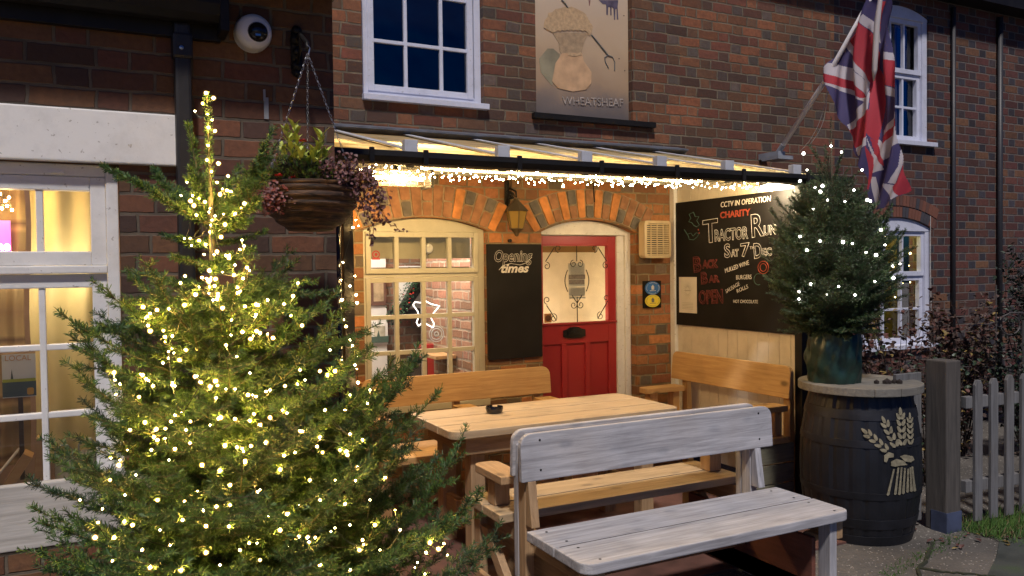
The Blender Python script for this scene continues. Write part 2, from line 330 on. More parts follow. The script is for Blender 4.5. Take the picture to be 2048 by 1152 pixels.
# ------------------------------------------------------------------ ground
def ground():
    m, t, b = mat('gravelly_concrete'); c = coords(t)
    n = N(t, 'ShaderNodeTexNoise'); n.inputs['Scale'].default_value = 2.2; n.inputs['Detail'].default_value = 8; L(t, c, n.inputs[0])
    v = N(t, 'ShaderNodeTexVoronoi'); v.inputs['Scale'].default_value = 75; L(t, c, v.inputs[0])
    sc = N(t, 'ShaderNodeSeparateColor'); L(t, v.outputs['Color'], sc.inputs[0])
    col = ramp(t, n.outputs[0], [(.3, (.07, .063, .056)), (.7, (.15, .135, .12))])
    peb = math_(t, 'MULTIPLY', math_(t, 'LESS_THAN', v.outputs['Distance'], .33), math_(t, 'GREATER_THAN', sc.outputs[0], .82))
    col = mixc(t, peb, col, (.40, .37, .33))
    col = mixc(t, math_(t, 'MULTIPLY', sc.outputs[1], .4), col, (.05, .045, .04))
    L(t, col, b.inputs['Base Color']); b.inputs['Roughness'].default_value = .85
    bump(t, math_(t, 'SUBTRACT', n.outputs[0], math_(t, 'MULTIPLY', v.outputs['Distance'], .6)), b, .7, .01)
    g = MB(); g.add([(-40, -40, 0), (60, -40, 0), (60, 60, 0), (-40, 60, 0)], [(0, 1, 2, 3)]); struct(g.build('ground', m))
    m2, t, b = mat('dark_asphalt'); c = coords(t); n = N(t, 'ShaderNodeTexNoise'); n.inputs['Scale'].default_value = 5; n.inputs['Detail'].default_value = 10; L(t, c, n.inputs[0])
    n2 = N(t, 'ShaderNodeTexNoise'); n2.inputs['Scale'].default_value = 120; L(t, c, n2.inputs[0])
    L(t, ramp(t, n.outputs[0], [(.35, (.03, .035, .032)), (.55, (.055, .06, .055)), (.75, (.05, .075, .035))]), b.inputs['Base Color']); b.inputs['Roughness'].default_value = .75
    bump(t, math_(t, 'ADD', n.outputs[0], n2.outputs[0]), b, .6, .01)
    p = [(4.5, 2.80), (4.25, 2.66), (3.95, 2.52), (3.4, 2.30), (2.5, 1.9), (2.4, 0), (9, 0), (12, 2.3), (6.2, 2.7)]
    g = MB(); g.prism(p, 2, .001, .006); struct(g.build('path', m2))
    # cracks / joints: raised weedy seams in the slab
    g = MB()
    for pts in ([(3.10, 2.30), (3.7, 2.72), (4.2, 2.98)], [(3.75, 2.74), (3.95, 2.52), (4.1, 2.3)]):
        P = []
        for i in range(len(pts)-1):
            for k in range(12):
                a = k/12; P.append((pts[i][0]*(1-a)+pts[i+1][0]*a+rnd.uniform(-.012, .012), pts[i][1]*(1-a)+pts[i+1][1]*a+rnd.uniform(-.012, .012), .003))
        g.tube(P, [rnd.uniform(.005, .014) for _ in P], 5)
    top(g.build('slab_joint', plain('mossy_soil', (.025, .028, .015), .95, scale=40)), 'dark mossy joint lines crossing the concrete slab', 'joint'); COL.objects['slab_joint']['kind'] = 'structure'
ground()

# ------------------------------------------------------------------ walls with openings
def arch_z(o, x):
    x0, x1, z0, z1, rise = o
    if not rise: return z1
    c = (x0+x1)/2; h = (x1-x0)/2; r = (h*h+rise*rise)/(2*rise)
    return z1-rise+math.sqrt(max(0, r*r-(x-c)**2))-(r-rise)
def wall(mb, x0, x1, y, z0, z1, ops, depth):
    xs = {x0, x1}
    for o in ops:
        xs |= {o[0], o[1]}
        if o[4]: xs |= {o[0]+(o[1]-o[0])*i/14 for i in range(15)}
    xs = sorted(xs)
    for a, b in zip(xs[:-1], xs[1:]):
        cov = sorted([o for o in ops if o[0] <= a+1e-6 and o[1] >= b-1e-6], key=lambda o: o[2])
        la = lb = z0
        for o in cov:
            if o[2]-la > 1e-6: mb.add([(a, y, la), (b, y, lb), (b, y, o[2]), (a, y, o[2])], [(0, 1, 2, 3)])
            la, lb = arch_z(o, a), arch_z(o, b)
        mb.add([(a, y, la), (b, y, lb), (b, y, z1), (a, y, z1)], [(0, 1, 2, 3)])
    for o in ops:
        xs = [o[0]+(o[1]-o[0])*i/14 for i in range(15)]
        zt = [arch_z(o, x) for x in xs]
        mb.add([(o[0], y, o[2]), (o[0], y+depth, o[2]), (o[0], y+depth, zt[0]), (o[0], y, zt[0])], [(0, 1, 2, 3)])
        mb.add([(o[1], y, o[2]), (o[1], y, zt[-1]), (o[1], y+depth, zt[-1]), (o[1], y+depth, o[2])], [(0, 1, 2, 3)])
        if o[2] > z0: mb.add([(o[0], y, o[2]), (o[1], y, o[2]), (o[1], y+depth, o[2]), (o[0], y+depth, o[2])], [(0, 1, 2, 3)])
        for i in range(14): mb.add([(xs[i], y, zt[i]), (xs[i], y+depth, zt[i]), (xs[i+1], y+depth, zt[i+1]), (xs[i+1], y, zt[i+1])], [(0, 1, 2, 3)])
    # back skin
    Y = 5.3; 
MY, WY = 5.3, 3.42
pub = thing('pub_building', 'red brick pub with a lit porch recess, red door and white framed windows', 'pub', (2, MY, 0))
OP_WIN = (1.585, 2.503, .62, 1.945, .085)
OP_DOOR = (2.955, 3.818, -.02, 1.95, .095)
OP_UP = (1.600, 2.497, 2.735, 3.95, 0)
OP_SIGN = (2.925, 3.798, 2.735, 3.95, 0)
mb = MB(); wall(mb, .6, 4.19, MY, -.05, 2.44, [OP_WIN, OP_DOOR], .30); mb.build('porch_wall', BR_PORCH_LIT, pub, fix=False)
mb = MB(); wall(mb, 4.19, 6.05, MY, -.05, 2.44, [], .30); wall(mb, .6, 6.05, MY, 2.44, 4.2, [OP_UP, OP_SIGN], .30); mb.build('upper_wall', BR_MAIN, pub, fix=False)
OP_WW = (-1.7, .076, .68, 1.992, 0)
mb = MB(); wall(mb, -4, .905, WY, -.05, 2.80, [OP_WW], .28)
mb.add([(.905, WY, -.05), (.905, MY, -.05), (.905, MY, 2.80), (.905, WY, 2.80)], [(0, 1, 2, 3)])
mb.build('wing_wall', BR_WING, pub, fix=False)

def arch_bricks(name, o, y, n, hgt, thick=.0):
    x0, x1, z0, z1, rise = o; c = (x0+x1)/2; h = (x1-x0)/2; r = (h*h+rise*rise)/(2*rise); cz = z1-r
    A = math.asin(h/r)*1.10; mb = MB()
    pts = [(c+(r+.002)*math.sin(-A+2*A*i/20), cz+(r+.002)*math.cos(-A+2*A*i/20)) for i in range(21)]
    # the fan widens upward: each brick turns twice as fast as a true radius
    def P(s, d):
        a = A*s; bx, bz = c+r*math.sin(a), cz+r*math.cos(a); t = a*1.25
        return (bx+d*math.sin(t), bz+d*math.cos(t))
    out = [P(-1+2*i/20, 0) for i in range(21)]+[P(1-2*i/20, hgt) for i in range(21)]
    mb.prism(out, 1, y-.004, y+.02, 3)
    for i in range(n):
        s0, s1 = -1+2*(i+.09)/n, -1+2*(i+.91)/n
        if i % 2 == 0: segs = [(.006, hgt-.006, 0 if rnd.random() < .75 else 2)]
        else:
            k = rnd.uniform(.44, .54)*hgt; a, b = rnd.sample([1, 1, 2, 2], 2); segs = [(.006, k-.006, a), (k+.006, hgt-.006, b)]
        for d0, d1, m in segs:
            q = [P(s0, d0), P(s1, d0), P(s1, d1), P(s0, d1)]; cx = sum(p[0] for p in q)/4; cz2 = sum(p[1] for p in q)/4
            q2 = []
            for j in range(4):   # soften the corners
                p, nx, pv = Vector(q[j]), Vector(q[(j+1) % 4]), Vector(q[j-1]); q2 += [p+(pv-p).normalized()*.010, p+((nx-p).normalized()+(pv-p).normalized())*.003, p+(nx-p).normalized()*.010]
            mb.prism([tuple(p) for p in q2], 1, y-.010-rnd.uniform(0, .004), y+.01, m)
    return mb.build(name, [M_BR_OR, M_BR_GREY, M_BR_BROWN, M_MORTAR], pub, bevel=.0)
arch_bricks('window_arch', (1.57, 2.52, 0, 1.952, .09), MY, 15, .225)
arch_bricks('door_arch', (2.93, 3.83, 0, 1.962, .10), MY, 15, .225)
mb = MB();  mb.box(2.5, 12, MY-.2, MY+.3, 4.20, 4.34); mb.build('eaves', M_BLACK, pub)
mb = MB(); mb.box(-4, .94, WY-.28, WY+2.2, 2.76, 2.86); mb.box(-4, .94, WY-.30, WY-.27, 2.72, 2.88); mb.build('wing_eaves', M_BLACK, pub)
# white painted timber lintel over the wing window
mb = MB(); mb.box(-4, .287, WY-.035, WY+.1, 1.994, 2.19); mb.build('lintel', M_WHITE, pub, bevel=.006)

# ------------------------------------------------------------------ windows
def casement(name, mb_frames, parent, m): return mb_frames.build(name, m, parent, bevel=.003)
def frame_grid(mb, x0, x1, z0, z1, y, cols, rows, bar=.022, st=.045, th=.04, rail_b=None):
    rb = rail_b or st
    mb.box(x0, x0+st, y, y+th, z0, z1); mb.box(x1-st, x1, y, y+th, z0, z1)
    mb.box(x0+st, x1-st, y+.001, y+th-.001, z0, z0+rb); mb.box(x0+st, x1-st, y+.001, y+th-.001, z1-st, z1)
    gx0, gx1, gz0, gz1 = x0+st, x1-st, z0+rb, z1-st
    xs = cols if isinstance(cols, list) else [gx0+(gx1-gx0)*i/cols for i in range(1, cols)]
    zs = rows if isinstance(rows, list) else [gz0+(gz1-gz0)*i/rows for i in range(1, rows)]
    for x in xs: mb.box(x-bar/2, x+bar/2, y+.006, y+th-.006, gz0-.001, gz1+.001)
    for z in zs: mb.box(gx0-.001, gx1+.001, y+.009, y+th-.009, z-bar/2, z+bar/2)
def pane(x0, x1, z0, z1, y, m, parent, name='pane'):
    g = MB(); g.add([(x0, y, z0), (x1, y, z0), (x1, y, z1), (x0, y, z1)], [(0, 1, 2, 3)]); return g.build(name, m, parent, fix=False)

# the porch window: arched head, four top lights and a four by four lower sash
yw = MY+.055
mb = MB()
mb.box(1.588, 1.612, yw-.01, yw+.07, .64, 1.87); mb.box(2.452, 2.500, yw-.01, yw+.07, .64, 1.87)
head = [(1.588, 1.845), (2.500, 1.845)]+[(x, arch_z(OP_WIN, x)-.001) for x in [2.500-.912*i/14 for i in range(15)]]
mb.prism(head, 1, yw-.008, yw+.07)
mb.box(1.612, 2.452, yw-.006, yw+.06, 1.53, 1.555); mb.box(1.585, 2.503, MY-.03, yw+.05, .60, .645)
win = mb.build('porch_window', M_CREAM, pub, bevel=.003)
mb = MB(); frame_grid(mb, 1.613, 2.451, 1.556, 1.844, yw-.022, [1.834, 2.033, 2.229], [], .03, .036, .045); mb.build('top_light', M_CREAM, win, bevel=.003)
mb = MB(); frame_grid(mb, 1.613, 2.451, .646, 1.529, yw-.012, [1.834, 2.033, 2.229], [1.255, 1.007, .765], .03, .034, .045); mb.build('lower_sash', M_CREAM, win, bevel=.003)
pane(1.62, 2.44, .66, 1.52, yw+.012, M_GLASS, win); pane(1.62, 2.44, 1.57, 1.83, yw+.006, M_GLASS, win)

# upstairs window
yu = MY+.045
mb = MB(); frame_grid(mb, 1.603, 2.494, 2.762, 3.95, yu, [], [], .03, .05, .08)
mb.box(1.595, 2.520, MY-.045, yu+.06, 2.722, 2.762)
wu = mb.build('upstairs_window', M_WHITE2, pub, bevel=.004)
mb = MB(); frame_grid(mb, 1.650, 2.432, 2.80, 3.94, yu-.006, [1.925, 2.19], [3.145, 3.50], .024, .045, .045); mb.build('sash', M_WHITE2, wu, bevel=.003)
pane(1.66, 2.42, 2.81, 3.93, yu+.02, M_GLASSD, wu)
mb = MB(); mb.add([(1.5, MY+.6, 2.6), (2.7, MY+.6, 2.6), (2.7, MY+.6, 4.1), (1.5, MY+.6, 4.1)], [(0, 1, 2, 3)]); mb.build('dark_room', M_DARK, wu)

# the wing window
yv = WY+.03
mb = MB(); mb.box(.030, .072, yv-.02, yv+.09, .70, 1.975); mb.box(-1.7, .030, yv-.016, yv+.09, 1.945, 1.99)
mb.box(-1.7, .030, yv-.024, yv+.08, 1.582, 1.612); mb.box(-1.7, .10, WY-.06, yv+.09, .665, .71)
ww = mb.build('wing_window', M_WHITE, pub, bevel=.005)
for i in range(3):
    x1 = .029-i*.44; x0 = x1-.436
    mb = MB(); frame_grid(mb, x0, x1, 1.613, 1.944, yv-.012, 2, [], .024, .052, .05); mb.build('top_light', M_WHITE, ww, bevel=.004)
    mb = MB(); frame_grid(mb, x0, x1, .711, 1.581, yv-.004, 2, [1.309, 1.056], .022, .052, .05); mb.build('lower_sash', M_WHITE, ww, bevel=.004)
for i in range(2):
    mb = MB(); mb.box(-.16-i*.30, -.105-i*.30, yv-.03, yv-.011, 1.952, 1.966); mb.build('hinge', M_WHITE, ww, bevel=.003)
pane(-1.65, .02, .72, 1.94, yv+.03, M_GLASS, ww)

# ------------------------------------------------------------------ front door
door = MB(); yd = MY+.085
def fr(mb): 
    mb.box(3.765, 3.816, yd-.01, yd+.09, 0, 1.86); mb.box(2.957, 2.975, yd-.01, yd+.09, 0, 1.86)
    h = [(2.957, 1.835), (3.816, 1.835)]+[(x, arch_z(OP_DOOR, x)-.001) for x in [3.816-.859*i/14 for i in range(15)]]
    mb.prism(h, 1, yd-.008, yd+.09)
mb = MB(); fr(mb); mb.box(3.70, 3.765, yd+.012, yd+.07, 0, 1.834); mb.box(2.95, 3.83, MY-.03, yd+.1, -.01, .06)
dfr = mb.build('door_frame', M_WHITE, pub, bevel=.004)
mb = MB(); ydo = yd+.03
GX0, GX1, GZ0, GZ1 = 3.03, 3.625, 1.155, 1.752
mb.box(2.976, GX0, ydo, ydo+.045, .03, 1.83); mb.box(GX1, 3.699, ydo, ydo+.045, .03, 1.83)
mb.box(GX0, GX1, ydo+.001, ydo+.044, GZ1, 1.83); mb.box(GX0, GX1, ydo+.001, ydo+.044, .99, GZ0); mb.box(GX0, GX1, ydo+.001, ydo+.044, .03, .2)
for x in (3.215, 3.43): mb.box(x-.022, x+.022, ydo+.001, ydo+.044, .2, .99)
mb.box(GX0, GX1, ydo+.018, ydo+.03, .2, .99)
mb.box(2.976, 3.70, ydo-.012, ydo+.002, 1.14, 1.156)
for (a, b, c, d) in ((GX0, GX1, GZ1-.0, GZ1+.012), ): mb.box(a, b, ydo-.006, ydo, c, d)
dr = mb.build('door', M_RED, pub, bevel=.004)
mb = MB(); p = [(3.20, 1.045), (3.20, 1.095), (3.235, 1.105), (3.26, 1.118), (3.30, 1.122), (3.34, 1.118), (3.365, 1.105), (3.40, 1.095), (3.40, 1.045), (3.36, 1.032), (3.24, 1.032)]
mb.prism(p, 1, ydo-.014, ydo-.001); mb.box(3.235, 3.365, ydo-.022, ydo-.014, 1.055, 1.088); mb.build('letterbox', M_BLACKG, dr, bevel=.003)
pane(GX0, GX1, GZ0, GZ1, ydo+.025, M_GLASS, dr, 'glass')
# wrought iron scrolls in front of the glass
mb = MB(); yi = ydo+.006; cx = (GX0+GX1)/2+.01
def scroll(c, r, a0, turns, y=yi, sgn=1, ww_=.0032):
    P = []; n = int(26*turns)
    for i in range(n+1):
        k = i/n; rr = r*(1-.72*k); a = a0+sgn*k*turns*2*math.pi; P.append((c[0]+rr*math.cos(a), y, c[1]+rr*math.sin(a)))
    mb.tube(P, ww_, 5); return P[0]
mb.tube([(cx, yi, GZ0), (cx, yi, GZ0+.20)], .004, 5); mb.tube([(cx, yi, GZ1-.12), (cx, yi, GZ1)], .004, 5)
for s in (-1, 1):
    scroll((cx+s*.032, GZ0+.135), .030, R_(180 if s > 0 else 0), 1.15, sgn=s)
    scroll((cx+s*.030, GZ1-.14), .030, R_(90), 1.2, sgn=-s)
    mb.tube([(cx, yi, GZ0+.15), (cx+s*.045, yi, GZ0+.21)], .004, 5)
    mb.tube([(cx+s*.10, yi, GZ0+.32+k*.0) if 0 else (cx+s*(.085+.025*math.sin(k/8*math.pi)), yi, GZ0+.24+.17*k/8) for k in range(9)], .004, 5)
    scroll((cx+s*.215, GZ0+.04), .034, R_(90), 1.15, sgn=s); mb.tube([(cx+s*.19, yi, GZ0+.02), (cx+s*.275, yi, GZ0+.14)], .004, 5)
    scroll((cx+s*.27, GZ0+.18), .032, R_(-90), 1.1, sgn=s)
    scroll((cx+s*.165, GZ1-.02), .032, R_(-90), 1., sgn=s); mb.tube([(cx+s*.20, yi, GZ1-.01), (cx+s*.28, yi, GZ1-.12)], .004, 5)
    scroll((cx+s*.27, GZ1-.155), .030, R_(90), 1.1, sgn=s)
mb.build('iron_scrollwork', M_IRON, dr, smooth=True)
mb = MB(); mb.box(cx-.065, cx+.085, ydo+.026, ydo+.028, GZ1-.32, GZ1-.135, 0); mb.box(cx-.063, cx+.088, ydo+.026, ydo+.028, GZ1-.395, GZ1-.325, 0)
mb.box(cx-.06, cx+.09, ydo+.026, ydo+.028, GZ1-.31-.105-.0, GZ1-.40+.0, 0)
for k in range(9): mb.box(cx-.045, cx+.075, ydo+.0235, ydo+.0245, GZ1-.165-k*.008, GZ1-.167-k*.008, 1)
mb.box(cx-.063, cx+.088, ydo+.0235, ydo+.0245, GZ1-.26, GZ1-.225, 1); mb.box(cx-.06, cx+.08, ydo+.0235, ydo+.0245, GZ1-.30, GZ1-.265, 1)
for k in range(8): mb.box(cx-.045, cx+.075, ydo+.0235, ydo+.0245, GZ1-.33-k*.009, GZ1-.332-k*.009, 1)
top(mb.build('notice', [M_PAPER, M_INK]), 'printed white notice taped inside the glass of the red door', 'notice')
mb = MB(); mb.box(GX0+.02, GX0+.085, ydo+.0225, ydo+.0245, GZ0+.005, GZ0+.075, 0); mb.lathe([(.024, 0), (.024, -.0015), (0, -.0015)], (GX0+.052, ydo+.022, GZ0+.04), 16, 1, 'Y')
top(mb.build('door_sticker', [plain('orange_sticker', (.45, .2, .06), .6), plain('dark_disc', (.12, .05, .02), .6)]), 'small orange square sticker in the lower left corner of the door glass', 'sticker')

# ------------------------------------------------------------------ room behind porch window and door
def room():
    warm = plain('cream_plaster', (.70, .62, .50), .8, var=.1, scale=5, bmp=.5); whitep = plain('white_plaster', (.72, .70, .68), .8, var=.06, scale=5, bmp=.4)
    g = MB(); Y0 = MY+.31
    g.box(2.69, 2.72, Y0, Y0+1.2, .0, 2.6, 0)
    g.box(2.72, 4.6, Y0+.9, Y0+.95, 0, 2.6, 0)
    g.box(4.0, 4.05, Y0, Y0+.9, 0, 2.6, 0)
    g.box(.9, 5, Y0, Y0+3.2, 2.28, 2.3, 0); g.box(.9, 5, Y0, Y0+3.2, -.02, -.01, 1)
    g.box(2.73, 3.99, Y0+.55, Y0+.60, 1.72, 1.80, 2); g.box(2.73, 3.99, Y0+.01, Y0+.89, 1.80, 1.81, 3)
    r = g.build('hall_lining', [warm, plain('red_carpet', (.2, .03, .03), .9), plain('door_head_board', (.20, .11, .04), .6), plain('yellow_ceiling', (.55, .45, .12), .8)], pub)
    g = MB(); g.box(.9, 5, Y0+2.2, Y0+2.25, 0, 2.3, 0); g.build('bar_back_wall', BR_IN, pub)
    g = MB(); g.box(1.9, 2.50, Y0+2.0, Y0+2.06, 0, 2.3, 0); g.build('white_partition', whitep, pub)
    g = MB(); g.box(.95, 1.0, Y0, Y0+2.2, 0, 2.3); g.build('room_side_wall', whitep, pub)
    # brick pillar on the right of the window view
    g = MB(); P = [(2.72, Y0+.75), (2.96, Y0+.75), (2.96, Y0+1.0), (2.72, Y0+1.0)]
    g.box(2.655, 2.69, Y0+.002, Y0+1.15, 0, 2.2); g.box(2.75, 3.25, Y0+1.25, Y0+1.6, 0, 1.8); g.build('brick_pillar', BR_IN, pub)
    # dark diagonal beam and sloping white ceiling panel
    g = MB(); g.prism([(2.50, 1.05), (2.56, 1.05), (2.95, 1.55), (2.85, 1.62)], 1, Y0+1.86, Y0+1.95); g.box(2.5, 3.3, Y0+1.9, Y0+1.97, 1.13, 1.19)
    g.build('roof_brace', M_BLACK, pub)
    g = MB(); g.prism([(2.58, 1.2), (3.05, 1.2), (3.15, 1.32), (3.05, 1.62), (2.58, 1.62)], 1, Y0+1.975, Y0+1.99); g.build('white_panel', whitep, pub)
    # blind strips in the top lights
    g = MB(); g.box(1.62, 2.44, yw+.10, yw+.115, 1.66, 1.83, 0); g.box(1.62, 2.44, yw+.12, yw+.14, 1.53, 1.60, 1)
    top(g.build('window_blind', [plain('grey_blind', (.30, .27, .2), .8, var=.3, scale=3), plain('dark_rail', (.10, .07, .04), .7)]), 'pale grey blind drawn behind the top lights of the porch window', 'blind')
    # framed pictures on the partition
    for (a, b, c, d, lab, m1) in ((2.33, 2.49, 1.24, 1.50, 'brown framed print on the white wall seen through the porch window, upper one', (.30, .22, .13)),
                                  (2.33, 2.50, .86, 1.07, 'landscape print with a dark green strip on the white wall, lower of two', (.45, .42, .33))):
        o = thing('framed_picture', lab, 'picture', (a, Y0+1.98, c))
        g = MB(); g.box(a, b, Y0+1.965, Y0+1.995, c, d); g.build('picture_frame', plain('picture_frame_brown', (.10, .045, .03), .5) if m1[0] < .4 else whitep, o, bevel=.004)
        g = MB(); g.box(a+.03, b-.03, Y0+1.958, Y0+1.966, c+.04, d-.03); g.build('print', plain('print_'+str(m1[0]), m1, .7, var=.4, scale=12), o)
    g = MB(); g.box(2.33, 2.50, Y0+1.95, Y0+1.957, .88, .94); g.prism([(2.385, .94), (2.40, 1.0), (2.415, .94)], 1, Y0+1.951, Y0+1.956)
    top(g.build('poster_strip', plain('dark_green_print', (.05, .09, .07), .7)), 'dark green printed skyline strip on the lower picture indoors', 'print')
    # holly garland along the beam
    g = MB()
    for k in range(420):
        t_ = rnd.random(); c = Vector((2.50+.26*t_, Y0+1.82, 1.10+.42*t_))+Vector((rnd.gauss(0, .035), rnd.gauss(0, .03), rnd.gauss(0, .04)))
        d = Vector((rnd.uniform(-1, 1), rnd.uniform(-1, 1), rnd.uniform(-1, 1))).normalized()*.03; e = d.orthogonal().normalized()*.008
        g.add([c, c+d*.5+e, c+d, c+d*.5-e], [(0, 1, 2, 3)], 0 if rnd.random() < .93 else 1)
    top(g.build('garland', [plain('holly_green', (.02, .07, .03), .5), plain('berry_red', (.5, .03, .02), .4)]), 'dark green garland with red berries on the black beam inside', 'garland')
    # table, bottle, red bench
    o = thing('pub_table', 'pale pine table inside behind the porch window, green bottle on it', 'table', (2.9, Y0+.8, 0))
    g = MB(); g.box(on_y(848, 716, Y0+.9).x, 2.65, Y0+.62, Y0+1.12, .835, .865); g.build('tabletop', W_IN, o, bevel=.004)
    g = MB(); g.box(2.36, 2.42, Y0+.7, Y0+1.05, 0, .834); g.build('leg', M_BLACK, o)
    bc = (on_y(918, 710, Y0+.78).x, Y0+.78, .866)
    g = MB(); g.lathe([(0, 0), (.028, 0), (.03, .02), (.03, .11), (.012, .15), (.011, .20), (.014, .205), (0, .206)], bc, 16); top(g.build('bottle', plain('green_glass', (.015, .10, .03), .1), smooth=True), 'green glass bottle standing on the indoor table behind the porch window', 'bottle')
    q0, q1 = on_y(846, 690, Y0+1.35), on_y(895, 716, Y0+1.35); g = MB(); g.box(q0.x, q1.x, Y0+1.35, Y0+1.45, .3, q0.z); top(g.build('red_settle', plain('red_leather', (.45, .03, .03), .4)), 'red upholstered bench back behind the indoor table', 'bench')
    # star of white rope light hung in the window, glass suncatcher below it
    S = [(846, 590), (851, 602), (862, 608), (879, 612), (868, 625), (861, 634), (868, 647), (866, 655), (856, 650), (846, 644), (837, 652), (833, 645), (838, 632), (835, 622), (826, 610), (830, 604), (844, 606), (846, 590)]
    S = [(x+0, y) for x, y in S]
    P = []
    for i in range(len(S)-1):
        for k in range(5):
            a = k/5; q = on_y(S[i][0]*(1-a)+S[i+1][0]*a, S[i][1]*(1-a)+S[i+1][1]*a, yw+.06); P.append(q)
    g = MB(); g.tube(P, [.0055 if i % 2 else .0035 for i in range(len(P))], 6)
    top(g.build('star_light', emit('white_rope_light', (1, .93, .88), 2.2), smooth=True), 'white rope light star hung inside the porch window', 'star light')
    o = on_y(873, 668, yw+.065); g = MB()
    for r in (.055, .040, .016): g.lathe([(r-.004, 0), (r, .004), (r+.004, 0), (r, -.004), (r-.004, 0)], o, 28, 0, 'Y')
    g.lathe([(0, -.001), (.05, -.001)], o, 24, 1, 'Y')
    top(g.build('suncatcher', [plain('rim_glass', (.75, .75, .75), .1), M_GLASS], smooth=True), 'round clear glass suncatcher hanging inside the porch window', 'ornament')
    g = MB(); o = on_y(857, 497, yw+.07); g.lathe([(0, -.006), (.012, -.008), (.034, -.004), (.036, .004), (0, .004)], o, 20, 0, 'Y'); g.tube([o, o+Vector((-.012, 0, -.05)), o+Vector((-.012, 0, -.09))], .002, 5)
    top(g.build('window_fan', whitep, smooth=True), 'small white round vent fan with a pull cord in the top light', 'fan')
    o = on_y(752, 509, yw+.004); g = MB(); g.lathe([(.020, 0), (.026, -.001), (.028, 0), (.020, 0)], o, 20, 0, 'Y'); g.lathe([(0, -.001), (.011, -.001)], o, 12, 0, 'Y'); g.box(o.x-.028, o.x+.028, o.y-.001, o.y, o.z-.036, o.z-.024)
    top(g.build('window_sticker', plain('red_sticker', (.42, .05, .05), .6), smooth=False), 'round red and white sticker in the first top light of the porch window', 'sticker')
    # wall lamp indoors
    o = on_y(935, 568, Y0+.55); th = thing('indoor_wall_lamp', 'glowing white wall lamp indoors at the right of the porch window', 'lamp', o)
    g = MB(); g.ico(o, .020, 0, 2); g.build('lamp_globe', emit('lamp_globe', (1, .9, .78), 30), th, smooth=True)
    g = MB(); g.tube([o+Vector((0, 0, -.03)), o+Vector((.03, .02, -.06)), o+Vector((.06, .03, -.05))], .006, 6); g.build('lamp_arm', M_IRON, th)
    for nm, p, e, c, rr in (('indoor_lamp', (2.0, Y0+1.0, 2.1), 75, (1, .86, .74), .12), ('indoor_lamp', (2.45, Y0+.30, 1.9), 22, (1, .86, .72), .05), ('hall_lamp', (3.35, Y0+.25, .95), 22, (1, .80, .50), .08)):
        l = bpy.data.lights.new(nm, 'POINT'); l.energy = e; l.color = c; l.shadow_soft_size = rr; ob = bpy.data.objects.new(nm, l); ob.location = p; COL.objects.link(ob)
room()

